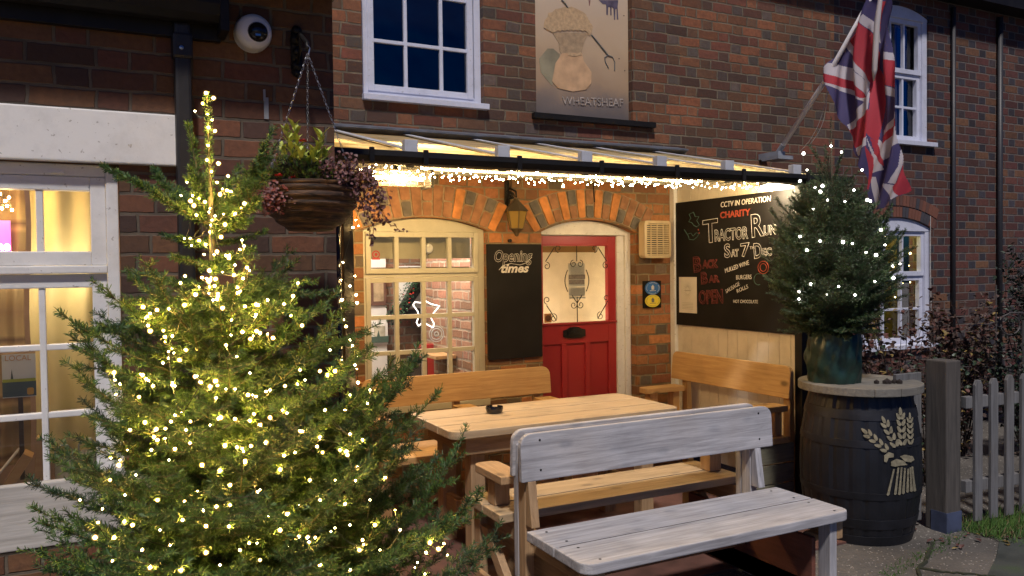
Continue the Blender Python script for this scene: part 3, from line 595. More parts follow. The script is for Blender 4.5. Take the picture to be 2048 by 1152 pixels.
# ------------------------------------------------------------------ room behind the wing window
def wing_room():
    g = MB(); Y0 = WY+.30
    g.box(-2.6, .8, Y0+1.9, Y0+1.95, 0, 2.6, 0); g.box(.75, .8, Y0, Y0+1.9, 0, 2.6, 0); g.box(-2.6, .8, Y0, Y0+1.9, 2.35, 2.4, 0); g.box(-2.6, .8, Y0, Y0+1.9, -.02, 0, 1)
    g.build('snug_lining', [plain('snug_plaster', (.42, .28, .20), .85), plain('snug_floor', (.18, .08, .05), .8)], pub)
    def curtain(x0, x1, z0, z1, y, m, lab, amp=.022, wv=.10):
        g = MB(); n = 60; nz = 14; vs = []
        for j in range(nz+1):
            for i in range(n+1):
                x = x0+(x1-x0)*i/n; z = z0+(z1-z0)*j/nz
                vs.append((x+.008*math.sin(j*.7), y+amp*math.sin(x/wv*2*math.pi+.5*math.sin(j*.3))+amp*.4*math.sin(x/wv*4.1+1), z))
        g.add(vs, [(j*(n+1)+i, j*(n+1)+i+1, (j+1)*(n+1)+i+1, (j+1)*(n+1)+i) for j in range(nz) for i in range(n)])
        top(g.build('curtain', m, smooth=True, fix=False), lab, 'curtain')
    curtain(-.25, .15, .8, 2.05, Y0+.13, plain('cream_curtain', (.72, .62, .32), .9, var=.08), 'plain cream yellow curtain behind the right panes of the left window', .02, .13)
    m, t, b = mat('tartan_curtain'); c = coords(t); s = N(t, 'ShaderNodeSeparateXYZ'); L(t, c, s.inputs[0])
    f = math_(t, 'FRACT', math_(t, 'MULTIPLY', s.outputs[2], 4.2))
    L(t, ramp(t, f, [(0, (.20, .13, .07)), (.35, (.26, .19, .10)), (.42, (.42, .30, .16)), (.52, (.15, .09, .06)), (.60, (.34, .25, .13)), (1, (.20, .13, .07))]), b.inputs['Base Color']); b.inputs['Roughness'].default_value = .9
    curtain(-.38, -.27, .8, 2.05, Y0+.15, m, 'brown checked curtain behind the left panes of the left window', .015, .07)
    curtain(-1.2, -.85, .8, 2.05, Y0+.13, m, 'brown checked curtain at the far left end of the left window', .015, .07)
    # pink sign
    p0, p1 = on_y(-60, 440, Y0+.1), on_y(22, 505, Y0+.1)
    th = thing('pink_sign', 'glowing pink sign with white letters at the left edge of the left window', 'sign', (p0.x, Y0+.1, p1.z))
    g = MB(); g.box(p0.x-.1, p1.x, Y0+.1, Y0+.115, p1.z, p0.z); g.build('sign_panel', emit('pink_glow', (1, .12, .55), 1.1), th)
    text_obj('lettering', 'ne', on_y(-6, 500, Y0+.094), on_y(21, 500, Y0+.094), .036, emit('white_glow', (1, .95, 1), 3), th, bold=.03)
    o = on_y(8, 622, Y0+.4); g = MB(); g.tube([o+Vector((0, 0, -.02)), o+Vector((0, 0, .02))], .013, 10); top(g.build('candle_lamp', emit('red_glow', (1, .06, .02), 3)), 'small red glowing lamp at the left edge of the left window', 'lamp')
    # lights like icicles behind the top left pane
    th = thing('indoor_fairy_lights', 'fairy lights glowing behind the top left pane of the left window', 'fairy lights', (-.34, Y0, 1.8))
    g = MB(); pts = [on_y(x, y, Y0) for x, y in ((-30, 385), (0, 388), (10, 402), (4, 417), (-6, 408), (14, 412), (18, 395), (24, 420))]
    g.tube(pts, .0012, 4); g.build('cable', M_CABLE, th)
    for p in pts:
        g = MB(); g.ico(p, .0055, 0, 1); g.build('bulb', BULB_W, th)
    # leaflet stand with poster
    y = WY+.13; p0, p1 = on_y(3, 710, y), on_y(73, 792, y)
    th = thing('poster', 'card poster of a dark church skyline headed LOCAL standing in the left window', 'poster', (p0.x, y, p1.z))
    g = MB(); g.box(p0.x, p1.x, y, y+.004, p1.z, p0.z, 0); h = p0.z-p1.z
    g.box(p0.x, p1.x, y-.0012, y-.0004, p1.z+.003, p1.z+h*.14, 1); g.box(p0.x, p1.x, y-.0012, y-.0003, p1.z+h*.14, p1.z+h*.38, 2)
    g.prism([(p0.x+.026, p1.z+h*.37), (p0.x+.031, p1.z+h*.66), (p0.x+.037, p1.z+h*.37)], 1, y-.0012, y-.0003, 2)
    g.box(p0.x+.001, p1.x-.001, y-.0025, y-.0014, p1.z+h*.36, p1.z+h*.43, 3); g.prism(rrect(p1.x-.03, p1.x-.008, p1.z+.008, p1.z+.034, .006), 1, y-.004, y-.002, 4)
    g.build('card', [plain('pale_card', (.55, .60, .68), .6, var=.04), plain('navy_ink', (.05, .09, .13), .6), plain('slate_ink', (.06, .10, .13), .6), plain('olive_ink', (.30, .36, .06), .6), plain('amber_ink', (.50, .30, .08), .6)], th)
    text_obj('lettering', 'LOCAL', on_y(10, 722, y-.001), on_y(62, 720, y-.001), .020, plain('tan_ink', (.45, .27, .16), .6), th)
    text_obj('lettering', 'Award winning in our area', on_y(20, 735, y-.001), on_y(66, 735, y-.001), .007, M_INK, th) if 0 else None
    g = MB(); g.box(p0.x-.04, p1.x, y+.001, y+.005, p0.z, p0.z+.035); g.build('header_card', plain('tan_card', (.50, .36, .22), .7), th)
    g = MB(); g.box(-.283, -.268, y+.03, y+.05, .8, p1.z+.05); g.build('stand', plain('dark_stand', (.05, .03, .025), .6), th)
    # wooden menu boxes and glass jars on the sill
    def slab(name, lab, cat, x, y, z, w_, h, d, ang, m):
        Mx = Matrix.Translation((x, y, z)) @ Matrix.Rotation(R_(ang), 4, 'Y'); g = MB(); g.box(0, w_, 0, d, 0, h, mat=Mx); top(g.build(name, m, bevel=.003), lab, cat)
    slab('menu_box', 'tan wooden menu box leaning on the sill of the left window', 'box', -.335, WY+.10, .80, .035, .13, .10, 32, W_IN)
    slab('menu_box', 'upright wooden block beside the leaning menu box in the left window', 'box', -.235, WY+.12, .80, .035, .16, .09, 3, W_IN)
    slab('leaflet', 'white leaflet leaning over the wooden box in the left window', 'leaflet', -.36, WY+.08, .83, .006, .12, .09, 38, M_PAPER)
    for i, (x, yy, s, lab) in enumerate(((-.135, WY+.14, 1., 'clip top glass jar nearest the window mullion on the sill'), (-.055, WY+.15, 1.12, 'taller clip top glass jar in the middle of the sill jars'), (.0, WY+.20, 1., 'clip top glass jar at the right end of the sill, behind the tree tips'))):
        th = thing('glass_jar', lab, 'jar', (x, yy, .79), 'glass jars on the sill'); g = MB()
        g.lathe([(0, 0), (.03, 0), (.034, .01), (.034, .075), (.026, .09), (.026, .10), (.020, .10), (.020, .088), (.030, .074), (.030, .012), (0, .01)], (x, yy, .79), 20)
        mg, t, b = mat('jar_glass'); b.inputs['Base Color'].default_value = (.8, .85, .82, 1); b.inputs['Roughness'].default_value = .05; b.inputs['Alpha'].default_value = .35
        g.build('jar_body', mg, th, smooth=True)
        g = MB(); g.tube([(x-.028, yy, .79+.07), (x-.03, yy, .79+.11*s), (x-.012, yy, .79+.13*s), (x+.012, yy, .79+.13*s), (x+.03, yy, .79+.11*s), (x+.028, yy, .79+.07)], .003, 6); g.build('wire_clip', M_STEEL, th)
    for p, e in (((-.5, Y0+.6, 2.2), 26), ((-.12, Y0-.01, 1.60), 2.2), ((-.36, Y0+.02, 1.6), 1.)):  # room lamp, then two added fills hidden behind the window rail
        l = bpy.data.lights.new('snug_light', 'POINT'); l.energy = e; l.color = (1, .80, .55); l.shadow_soft_size = .08; ob = bpy.data.objects.new('snug_light', l); ob.location = p; COL.objects.link(ob)

# ------------------------------------------------------------------ lettering
def text_obj(name, body, p0, p1, h, m, parent, outline=0., shear=0., bold=0., lift=.0, face=None, depth=.0004, label=None):
    """letters running from p0 to p1 (baseline ends), cap height h, on the plane holding p0, p1 and the vertical"""
    cu = bpy.data.curves.new(name, 'FONT'); cu.body = body; cu.size = 1; cu.shear = shear; cu.offset = bold; cu.resolution_u = 3
    if outline: cu.fill_mode = 'NONE'; cu.bevel_depth = outline/(h/.70); cu.bevel_resolution = 0
    else: cu.extrude = depth/h
    o = bpy.data.objects.new(name, cu); COL.objects.link(o); dg = bpy.context.evaluated_depsgraph_get(); dg.update()
    me = bpy.data.meshes.new_from_object(o.evaluated_get(dg)); bpy.data.objects.remove(o); bpy.data.curves.remove(cu)
    xs = [v.co.x for v in me.vertices]; x0, x1 = min(xs), max(xs)
    p0, p1 = Vector(p0), Vector(p1); ux = (p1-p0); ln = ux.length; ux.normalize()
    nrm = face or Vector((0, -1, 0)); uz = nrm.cross(ux).normalized()
    if uz.z < 0: uz = -uz
    sx, sz = ln/(x1-x0), h/.70
    for v in me.vertices:
        c = v.co.copy(); v.co = p0+ux*((c.x-x0)*sx)+uz*(c.y*sz)+nrm*(lift+c.z*sz)
    me.materials.clear(); me.materials.append(m)
    q = bpy.data.objects.new(name, me); COL.objects.link(q)
    if parent: adopt(q, parent)
    if label: q['label'] = label
    return q
bpy.context.view_layer.update()
wing_room()

# ------------------------------------------------------------------ gutter, downpipe, fittings on the wing
mb = MB(); gy = WY-.085
prof = [(-.055, .055), (-.058, .02), (-.045, -.02), (-.02, -.042), (.02, -.045), (.05, -.02), (.055, .055)]
gp = [(gy+a, 2.585+b) for a, b in prof]; mb.prism(gp, 0, -4, .44); mb.box(.435, .468, gy-.062, WY-.001, 2.505, 2.655); mb.box(-4, .45, WY-.035, WY-.002, 2.49, 2.62)
gut = mb.build('gutter', M_BLACK, pub, bevel=.003)
mb = MB(); mb.box(.275, .335, WY-.075, WY-.02, -.0, 2.54); mb.box(.268, .342, WY-.082, WY-.012, 2.40, 2.50); mb.build('downpipe', plain('downpipe_black', (.016, .014, .013), .5, var=.4, scale=12), gut, bevel=.012)
mb = MB(); mb.lathe([(0, -.006), (.008, -.004), (.008, .0)], (.30, WY-.078, 2.44), 10, 0, 'Y'); mb.build('screw', M_STEEL, gut)

o = on_y(507, 65, WY-.05); th = thing('cctv_camera', 'round white dome camera with a black eye high on the left brick wall', 'camera', (o.x, WY, o.z))
mb = MB(); mb.lathe([(.070, 0), (.072, -.03), (.068, -.035), (.073, -.04), (.066, -.075), (.045, -.088), (0, -.092)], (o.x, WY, o.z), 40, 0, 'Y'); mb.build('housing', plain('white_plastic', (.72, .73, .78), .3, var=.03), th, smooth=True)
q = Vector((o.x+.010, WY-.078, o.z-.006)); mb = MB(); mb.ico(q, .041, 0, 3); mb.build('dome_lens', M_BLACKG, th, smooth=True)
mb = MB(); mb.box(o.x-.004, o.x+.016, q.y-.042, q.y-.036, o.z-.030, o.z-.022); mb.build('sensor', M_STEEL, th)

mb = MB(); a, b = on_y(530, 185, WY-.004), on_y(533, 238, WY-.004); mb.box(b.x-.009, b.x+.009, WY-.006, WY-.001, b.z, a.z-.02); mb.box(b.x-.012, b.x-.004, WY-.016, WY-.006, a.z-.035, a.z+.01)
top(mb.build('metal_strap', plain('dull_zinc', (.30, .31, .33), .5)), 'small bent steel strap screwed to the brick left of the hanging basket', 'strap')

# ------------------------------------------------------------------ hanging basket
def leaf(mb, c, d, up, ln, wd, m=0, fold=.25):
    d = Vector(d).normalized(); up = Vector(up); s = d.cross(up)
    if s.length < 1e-4: s = d.orthogonal()
    s.normalize(); u = s.cross(d)
    P = [c, c+d*ln*.35+s*wd/2+u*wd*fold, c+d*ln*.7+s*wd*.42+u*wd*fold*.6, c+d*ln-u*ln*.06, c+d*ln*.7-s*wd*.42+u*wd*fold*.6, c+d*ln*.35-s*wd/2+u*wd*fold, c+d*ln*.4, c+d*ln*.7]
    mb.add(P, [(0, 1, 6), (0, 6, 5), (1, 2, 7, 6), (6, 7, 4, 5), (2, 3, 7), (7, 3, 4)], m)
def basket():
    C0 = Vector((.705, 3.02, 1.90)); br = Vector((.750, WY, 2.49))
    th = thing('basket_bracket', 'black cast iron bracket high on the wall holding the hanging basket', 'bracket', br)
    g = MB(); g.prism(rrect(br.x-.022, br.x+.022, br.z-.10, br.z+.09, .02), 1, WY-.014, WY)
    for z, r in ((.085, .022), (.05, .028), (0, .018), (-.06, .026), (-.09, .018)): g.ico((br.x, WY-.016, br.z+z), r, 0, 2)
    g.tube([(br.x, WY-.01, br.z+.05), (br.x-.01, WY-.13, br.z+.04), (br.x-.03, WY-.26, br.z-.01), (C0.x+.003, C0.y+.02, 2.43), (C0.x, C0.y, 2.40)], .008, 8)
    g.tube([(br.x, WY-.01, br.z-.07), (br.x-.01, WY-.12, br.z-.02), (br.x-.02, WY-.18, br.z+.03)], .006, 6)
    g.build('bracket_arm', M_IRON, th, smooth=True)
    th = thing('hanging_basket', 'brown woven hanging basket on chains above the Christmas tree, right of the camera', 'hanging basket', C0)
    g = MB(); prof = []
    for i in range(45):
        k = i/44; prof.append((.176*(1-k**2.6*.60)+.008*abs(math.sin(k*math.pi*5.5)), -.005-.165*k))
    prof.append((0, -.175)); g.lathe([(.165, -.03), (.180, .004), (.190, 0)]+prof, C0, 48, 0)
    m, t, b = mat('wicker'); c = coords(t, (9, 9, 70), False); n = N(t, 'ShaderNodeTexNoise'); n.inputs['Scale'].default_value = 1.4; n.inputs['Detail'].default_value = 8; n.inputs['Distortion'].default_value = .6; L(t, c, n.inputs[0])
    L(t, ramp(t, n.outputs[0], [(.38, (.014, .008, .006)), (.55, (.07, .035, .018)), (.72, (.22, .12, .055))]), b.inputs['Base Color']); b.inputs['Roughness'].default_value = .7; bump(t, n.outputs[0], b, .9, .01)
    g.build('basket_bowl', m, th, smooth=True)
    g = MB(); g.lathe([(0, -.02), (.16, -.02), (.172, -.03)], C0, 24); g.build('soil', plain('dark_soil', (.02, .013, .01), .95, scale=40), th)
    hook = Vector((C0.x, C0.y, 2.385)); g = MB()
    for a in (200, 320, 80):
        q = C0+Vector((.178*math.cos(R_(a)), .178*math.sin(R_(a)), 0)); n = 34
        for i in range(n):
            p = hook.lerp(q, i/n); p2 = hook.lerp(q, (i+.85)/n); d = (p2-p); s = d.orthogonal().normalized()*.0035; s = s if i % 2 else d.normalized().cross(s)
            g.tube([p, p+d*.2+s, p+d*.8+s, p2, p+d*.8-s, p+d*.2-s], .0011, 4, closed=True)
    g.tube([hook+Vector((0, 0, .03)), hook+Vector((.008, 0, .02)), hook+Vector((.004, 0, 0)), hook], .003, 6)
    g.build('chain', M_STEEL, th)
    # plants
    yel = plain('variegated_leaf', (.40, .47, .09), .45, var=.4, scale=35, bmp=0); grn = plain('green_leaf', (.10, .20, .05), .45, var=.5, scale=30, bmp=0); dk = plain('dark_heather', (.035, .045, .025), .7, var=.5, scale=30, bmp=0)
    th2 = thing('laurel_plant', 'yellow green spotted laurel growing in the hanging basket', 'plant', C0+Vector((0, 0, .02)))
    g = MB(); gs = MB()
    for (px, py, yy, n) in ((572, 262, 2.98, 16), (588, 250, 3.0, 14), (560, 300, 3.02, 12), (643, 268, 2.98, 15), (628, 300, 2.95, 14), (655, 300, 3.02, 10), (600, 305, 2.93, 14), (610, 325, 2.96, 12), (635, 330, 2.93, 12)):
        tip = on_y(px, py, yy); base = C0+Vector(((tip.x-C0.x)*.4, (tip.y-C0.y)*.4, 0)); gs.tube([base, base.lerp(tip, .5)+Vector((0, 0, .01)), tip], .0025, 5)
        for k in range(n):
            a = k*2.4; f = .35+.65*(k/n); c = base.lerp(tip, f); d = Vector((math.cos(a), math.sin(a), .9+.6*f)); leaf(g, c, d, (0, 0, 1), rnd.uniform(.038, .062), rnd.uniform(.017, .024), 0 if f > .40 else 1)
    g.build('leaves', [yel, grn], th2, smooth=True, fix=False); gs.build('stem', grn, th2)
    g = MB()
    for k in range(2200):
        a = rnd.uniform(0, 2*math.pi); r = .17*math.sqrt(rnd.random()); h = rnd.uniform(.0, .10)*(1.2-r/.2); c = C0+Vector((r*math.cos(a), r*math.sin(a), h)); d = Vector((math.cos(a)*r*5+rnd.uniform(-.5, .5), math.sin(a)*r*5+rnd.uniform(-.5, .5), rnd.uniform(.1, 1)))
        leaf(g, c, d, (rnd.random(), rnd.random(), 1), rnd.uniform(.012, .026), rnd.uniform(.005, .012), 0 if rnd.random() < .7 else 1)
    top(g.build('bedding_plants', [dk, grn], smooth=True, fix=False), 'dark small leaved bedding plants filling the hanging basket', 'plants'); COL.objects['bedding_plants']['kind'] = 'stuff'
    for (px, py, lab) in ((605, 283, 'red flower among the yellow green leaves of the basket'), (557, 352, 'red flower low at the left rim of the hanging basket'), (589, 356, 'small red flower in the middle of the basket rim')):
        g = MB(); c = on_y(px, py, C0.y-.13)
        for k in range(14): a = k*2.4; leaf(g, c, (math.cos(a), math.sin(a)*.6-.3, math.sin(a*1.3)+.2), (0, 0, 1), .016, .012, 0)
        top(g.build('red_flower', plain('red_petal', (.45, .02, .02), .5, bmp=0), smooth=True, fix=False), lab, 'flower')
    # trailing plum coloured ivy
    g = MB(); gs = MB(); pur = plain('plum_leaf', (.11, .045, .045), .55, var=.45, scale=30, bmp=0); pur2 = plain('pale_plum_leaf', (.20, .10, .10), .6, var=.4, scale=30, bmp=0)
    trails = [[(640, 340), (690, 330), (722, 370), (735, 420), (755, 440)], [(655, 345), (715, 350), (745, 400), (775, 445), (812, 465)], [(650, 330), (700, 320), (735, 350), (750, 400), (745, 480)], [(660, 350), (700, 360), (722, 400), (738, 450), (742, 495)], [(670, 340), (730, 345), (757, 385), (762, 410), (778, 450)]]
    for tr in trails:
        P = [on_y(x, y, 2.86+.02*i) for i, (x, y) in enumerate(tr)]; Q = []
        for i in range(len(P)-1):
            for k in range(10): Q.append(P[i].lerp(P[i+1], k/10)+Vector((rnd.gauss(0, .003),)*3))
        gs.tube(Q, .0016, 4)
        for i, q in enumerate(Q):
            thin = 1 if i < 28 else .45
            for k in range(int(4.2*thin)):
                c = q+Vector((rnd.gauss(0, .015), rnd.gauss(0, .02), rnd.gauss(0, .018)))*thin; d = Vector((rnd.uniform(-1, 1), rnd.uniform(-1, .4), rnd.uniform(-1, .6))); leaf(g, c, d, (rnd.random(), -1, rnd.random()), rnd.uniform(.010, .02), rnd.uniform(.009, .015), 0 if rnd.random() < .65 else 1)
    th3 = thing('trailing_plant', 'plum coloured trailing plant spilling from the right side of the basket', 'plant', C0+Vector((.18, -.1, 0)))
    g.build('leaves', [pur, pur2], th3, fix=False); gs.build('stem', M_BR_BROWN, th3)
    g = MB()
    for k in range(500):
        c = on_y(rnd.gauss(530, 22), rnd.gauss(392, 14), 2.90+rnd.uniform(-.03, .05)); leaf(g, c, (rnd.uniform(-1, 1), rnd.uniform(-1, .3), rnd.uniform(-1, .5)), (0, -1, .5), rnd.uniform(.010, .018), rnd.uniform(.008, .013), 0 if rnd.random() < .5 else 1)
    g.tube([on_y(560, 365, 2.92), on_y(530, 392, 2.9), on_y(505, 405, 2.9)], .002, 5)
    top(g.build('trailing_sprig', [plain('rust_leaf', (.20, .05, .04), .55, var=.4, scale=30, bmp=0), pur2], fix=False), 'rust red trailing sprig on the left side of the hanging basket', 'plant')
basket()

# ------------------------------------------------------------------ canopy
def canopy():
    th = thing('porch_canopy', 'lean to glazed canopy with black gutter over the pub door, glowing from below', 'canopy', (2.5, 3.8, 2.2))
    X0, X1 = .93, 4.30; yg, zg, yb, zb = 3.80, 2.165, MY-.01, 2.50
    def zr(y): return zg+(zb-zg)*(y-yg)/(yb-yg)
    m, t, b = mat('translucent_roof'); t.nodes.remove(b); o = t.nodes['Material Output']
    tl = N(t, 'ShaderNodeBsdfTranslucent'); df = N(t, 'ShaderNodeBsdfDiffuse'); mx = N(t, 'ShaderNodeMixShader'); gl = N(t, 'ShaderNodeBsdfGlossy'); gl.inputs['Roughness'].default_value = .25; mx2 = N(t, 'ShaderNodeMixShader')
    n = N(t, 'ShaderNodeTexNoise'); n.inputs['Scale'].default_value = 4; n.inputs['Detail'].default_value = 6; L(t, coords(t, (1, 3, 1)), n.inputs[0]); c = ramp(t, n.outputs[0], [(.35, (.50, .42, .22)), (.65, (.85, .78, .55))])
    L(t, c, tl.inputs[0]); L(t, c, df.inputs[0]); mx.inputs[0].default_value = .3; L(t, tl.outputs[0], mx.inputs[1]); L(t, df.outputs[0], mx.inputs[2]); mx2.inputs[0].default_value = .06; L(t, mx.outputs[0], mx2.inputs[1]); L(t, gl.outputs[0], mx2.inputs[2]); L(t, mx2.outputs[0], o.inputs[0])
    xs = [X0, 1.37, 1.875, 2.38, 2.885, 3.39, 3.945, X1]
    g = MB()
    for a, b_ in zip(xs[:-1], xs[1:]): g.add([(a+.012, yg-.02, zr(yg-.02)), (b_-.012, yg-.02, zr(yg-.02)), (b_-.012, yb, zb), (a+.012, yb, zb)], [(0, 1, 2, 3)])
    g.build('glazing', m, th, fix=False)
    wp = paint('grey_white_paint', (.52, .53, .58), .5, chip=.4, dirt=.35)
    for x in xs[1:-1]:
        g = MB(); g.prism([(yg-.035, zr(yg-.035)+.008), (yb, zb+.008), (yb, zb+.016), (yg-.035, zr(yg-.035)+.018)], 0, x-.024, x+.024)
        g.box(x-.034, x+.034, yg-.055, yg-.01, zr(yg)-.02, zr(yg)+.05); g.build('glazing_bar', wp, th, bevel=.003)
        g = MB(); g.prism([(yg-.03, zr(yg-.03)-.075), (yb, zb-.075), (yb, zb-.012), (yg-.03, zr(yg-.03)-.012)], 0, x-.022, x+.022); g.build('rafter', M_CREAM, th)
    g = MB(); g.prism([(yb+.008, zb-.03), (yb+.008, zb+.055), (yb-.01, zb+.05), (yb-.13, zr(yb-.13)+.052), (yb-.13, zr(yb-.13)+.040)], 0, X0, 4.24); g.build('lead_flashing', M_LEAD, th)
    g = MB(); pr = [(-.05, .045), (-.055, .0), (-.035, -.045), (.01, -.052), (.045, -.02), (.05, .045)]
    g.prism([(yg-.065+a, 2.121+b_*.62) for a, b_ in pr], 0, .94, 4.36); 
    for x in (1.15, 1.42, 1.93, 2.43, 2.94, 3.44, 3.97): g.box(x-.012, x+.012, yg-.127, yg-.112, 2.085, 2.158)
    g.build('gutter', M_BLACK, th, bevel=.003)
    g = MB(); g.box(X0, X1, yg+.0, yg+.045, 2.10, 2.142); g.build('eaves_beam', paint('brown_grey_paint', (.22, .18, .15), .6), th)
    g = MB(); g.box(X0, 4.17, 4.50, 4.56, 2.20, 2.29); g.build('purlin', M_CREAM, th)
    g = MB(); g.box(X0, 4.17, MY-.06, MY-.013, 2.24, 2.36); g.build('wall_plate', M_CREAM, th)
    g = MB(); g.box(1.035, 1.085, yg-.02, yg+.05, 0, 2.07); g.box(1.02, 1.10, yg-.03, yg+.06, 0, .15); g.build('post', M_BLACK, th, bevel=.004)
    g = MB(); g.tube([(1.0, yg-.03, .0), (1.0, yg-.03, 2.13)], .022, 14); g.build('drainpipe', M_BLACKG, th, smooth=True)
    g = MB(); g.prism([(yg-.12, 2.085), (yg+.4, 2.13), (yb, 2.40), (yb, 2.56), (yg-.12, 2.19)], 0, X0-.03, X0-.005); g.build('barge_board', M_BLACK, th)
    # side screen
    ts = thing('side_screen', 'cream tongue and groove screen on the right side of the porch', 'screen', (4.2, 4.6, 0))
    g = MB(); y = 3.935; k = 0
    while y < MY-.02:
        y2 = min(y+.104, MY-.005); g.box(4.186+.0, 4.205, y+.0012, y2-.0012, .08, zr((y+y2)/2)-.02); y = y2
    g.box(4.195, 4.215, 3.935, MY-.005, .08, 2.2)
    g.build('boarding', paint('screen_cream', (.66, .60, .50), .5, dirt=.3), ts, bevel=.001)
    g = MB(); g.box(4.150, 4.186, MY-.06, MY-.004, .3, 2.24); g.build('corner_post', M_WHITE, ts, bevel=.003)
    g = MB(); g.box(4.11, 4.30, 3.87, 3.933, 0, 2.19); g.build('end_post', M_BLACK, ts, bevel=.004)
canopy()

# fluorescent style lamp at the right end of the canopy, wire caged heater at the left end
def lamps():
    o = Vector((4.10, 4.02, 2.13)); th = thing('porch_flood_lamp', 'bright white lamp under the right end of the canopy by the screen', 'lamp', o)
    g = MB(); g.box(4.02, 4.16, 3.98, 4.16, 2.125, 2.15); g.build('lamp_body', M_BLACK, th, bevel=.004)
    g = MB(); g.box(4.03, 4.15, 3.99, 4.15, 2.112, 2.126); g.build('lamp_lens', emit('lamp_lens', (1, .92, .80), 14), th)
    l = bpy.data.lights.new('flood', 'POINT'); l.shadow_soft_size = .04; l.energy = 16; l.color = (1, .82, .52); ob = bpy.data.objects.new('flood', l); ob.location = (4.06, 4.07, 2.07); COL.objects.link(ob)
    g = MB(); g.box(4.0, 4.15, 3.86, 3.98, 2.285, 2.30)
    a, b = on_y(745, 335, 4.55), on_y(862, 375, 4.55)
    th = thing('caged_heater', 'wire caged strip heater with bright reflector under the left end of the canopy', 'heater', ((a.x+b.x)/2, 4.55, b.z))
    x0, x1, z0, z1 = a.x, b.x-.02, b.z+.005, a.z-.01
    g = MB(); g.prism([(4.50, z1), (4.62, z1), (4.66, (z0+z1)/2), (4.60, z0), (4.585, z0), (4.635, (z0+z1)/2), (4.60, z1-.012), (4.50, z1-.012)], 0, x0, x1); g.build('reflector', plain('bright_metal', (.7, .62, .5), .25, 1.), th)
    g = MB(); g.tube([(x0+.02, 4.575, (z0+z1)/2), (x1-.02, 4.575, (z0+z1)/2)], .009, 8); g.build('lamp_tube', emit('heater_tube', (1, .74, .38), 26), th)
    g = MB()
    for i in range(5): g.tube([(x0, 4.50-.0, z1-.012-(z1-z0-.012)*i/4), (x1, 4.50, z1-.012-(z1-z0-.012)*i/4)], .0018, 5)
    for i in range(9): x = x0+(x1-x0)*i/8; g.tube([(x, 4.50, z1), (x, 4.50, z0), (x, 4.60, z0-.0)], .0018, 5)
    g.build('wire_guard', M_STEEL, th)
    g = MB(); g.box(x1, x1+.02, 4.50, 4.67, z0-.01, z1+.01); g.box(x0-.02, x0, 4.50, 4.67, z0-.01, z1+.01); g.box((x0+x1)/2-.02, (x0+x1)/2+.02, 4.61, 4.65, z1, 2.22); g.build('end_cap', M_BLACK, th, bevel=.003)
    l = bpy.data.lights.new('heater_light', 'POINT'); l.shadow_soft_size = .05; l.energy = 52; l.color = (1, .64, .26)
    ob = bpy.data.objects.new('heater_light', l); ob.location = ((x0+x1)/2, 4.50, (z0+z1)/2-.05); COL.objects.link(ob)
    th = thing('canopy_fill_tube', 'thin warm tube lamp running along the underside of the canopy behind the fairy lights', 'lamp', (2.8, 4.66, 2.2))  # tube added for even porch light, not a fitted lamp
    g = MB(); g.box(1.75, 3.95, 4.64, 4.68, 2.205, 2.225); g.build('lamp_body', M_WHITE, th)  # body of the added fill tube
    g = MB(); g.tube([(1.78, 4.66, 2.196), (3.92, 4.66, 2.196)], .008, 8); g.build('lamp_tube', emit('fill_tube_glow', (1, .72, .36), 5), th)  # added glowing tube, fills the porch with even warm light
lamps()

# ------------------------------------------------------------------ fairy lights
def bulb_mesh(name, r, m, cap=None, rc=0):  # cap, rc: material and radius of the glowing halo shell
    g = MB(); g.ico((0, 0, 0), r, 0, 1)
    if cap: g.ico((0, 0, 0), rc, 1, 2)  # outer shell glows to paint a halo round the core
    me = bpy.data.meshes.new(name); me.from_pydata(g.v, [], g.f); me.materials.append(m)
    if cap: me.materials.append(cap)
    me.polygons.foreach_set('material_index', g.m); me.polygons.foreach_set('use_smooth', [i == 1 for i in g.m]); me.update(); return me
BM_P = bulb_mesh('bulb', .0048, BULB_W, HALO_W, .0090); BM_T = bulb_mesh('bulb', .0032, BULB_T, HALO_W, .0064); BM_C = bulb_mesh('bulb', .0065, BULB_C, HALO_C, .0105)
def string(name, lab, pts, cable, me, r=.0016, jit=0, cm=None):
    o = thing(name, lab, 'fairy lights', Vector(pts[0]))
    g = MB()
    for c in cable: g.tube(c, r, 4)
    g.build('cable', cm or M_CABLE, o)
    for p in pts[:100]:
        b = bpy.data.objects.new('bulb', me); COL.objects.link(b); b.parent = o; b.location = Vector(p)-o.location
        s = rnd.choice((.62, .75, .9, 1.05, 1.25))*rnd.uniform(.92, 1.08); b.scale = (s, s, s); b.rotation_euler = (rnd.random()*3, rnd.random()*3, 0)
    return o
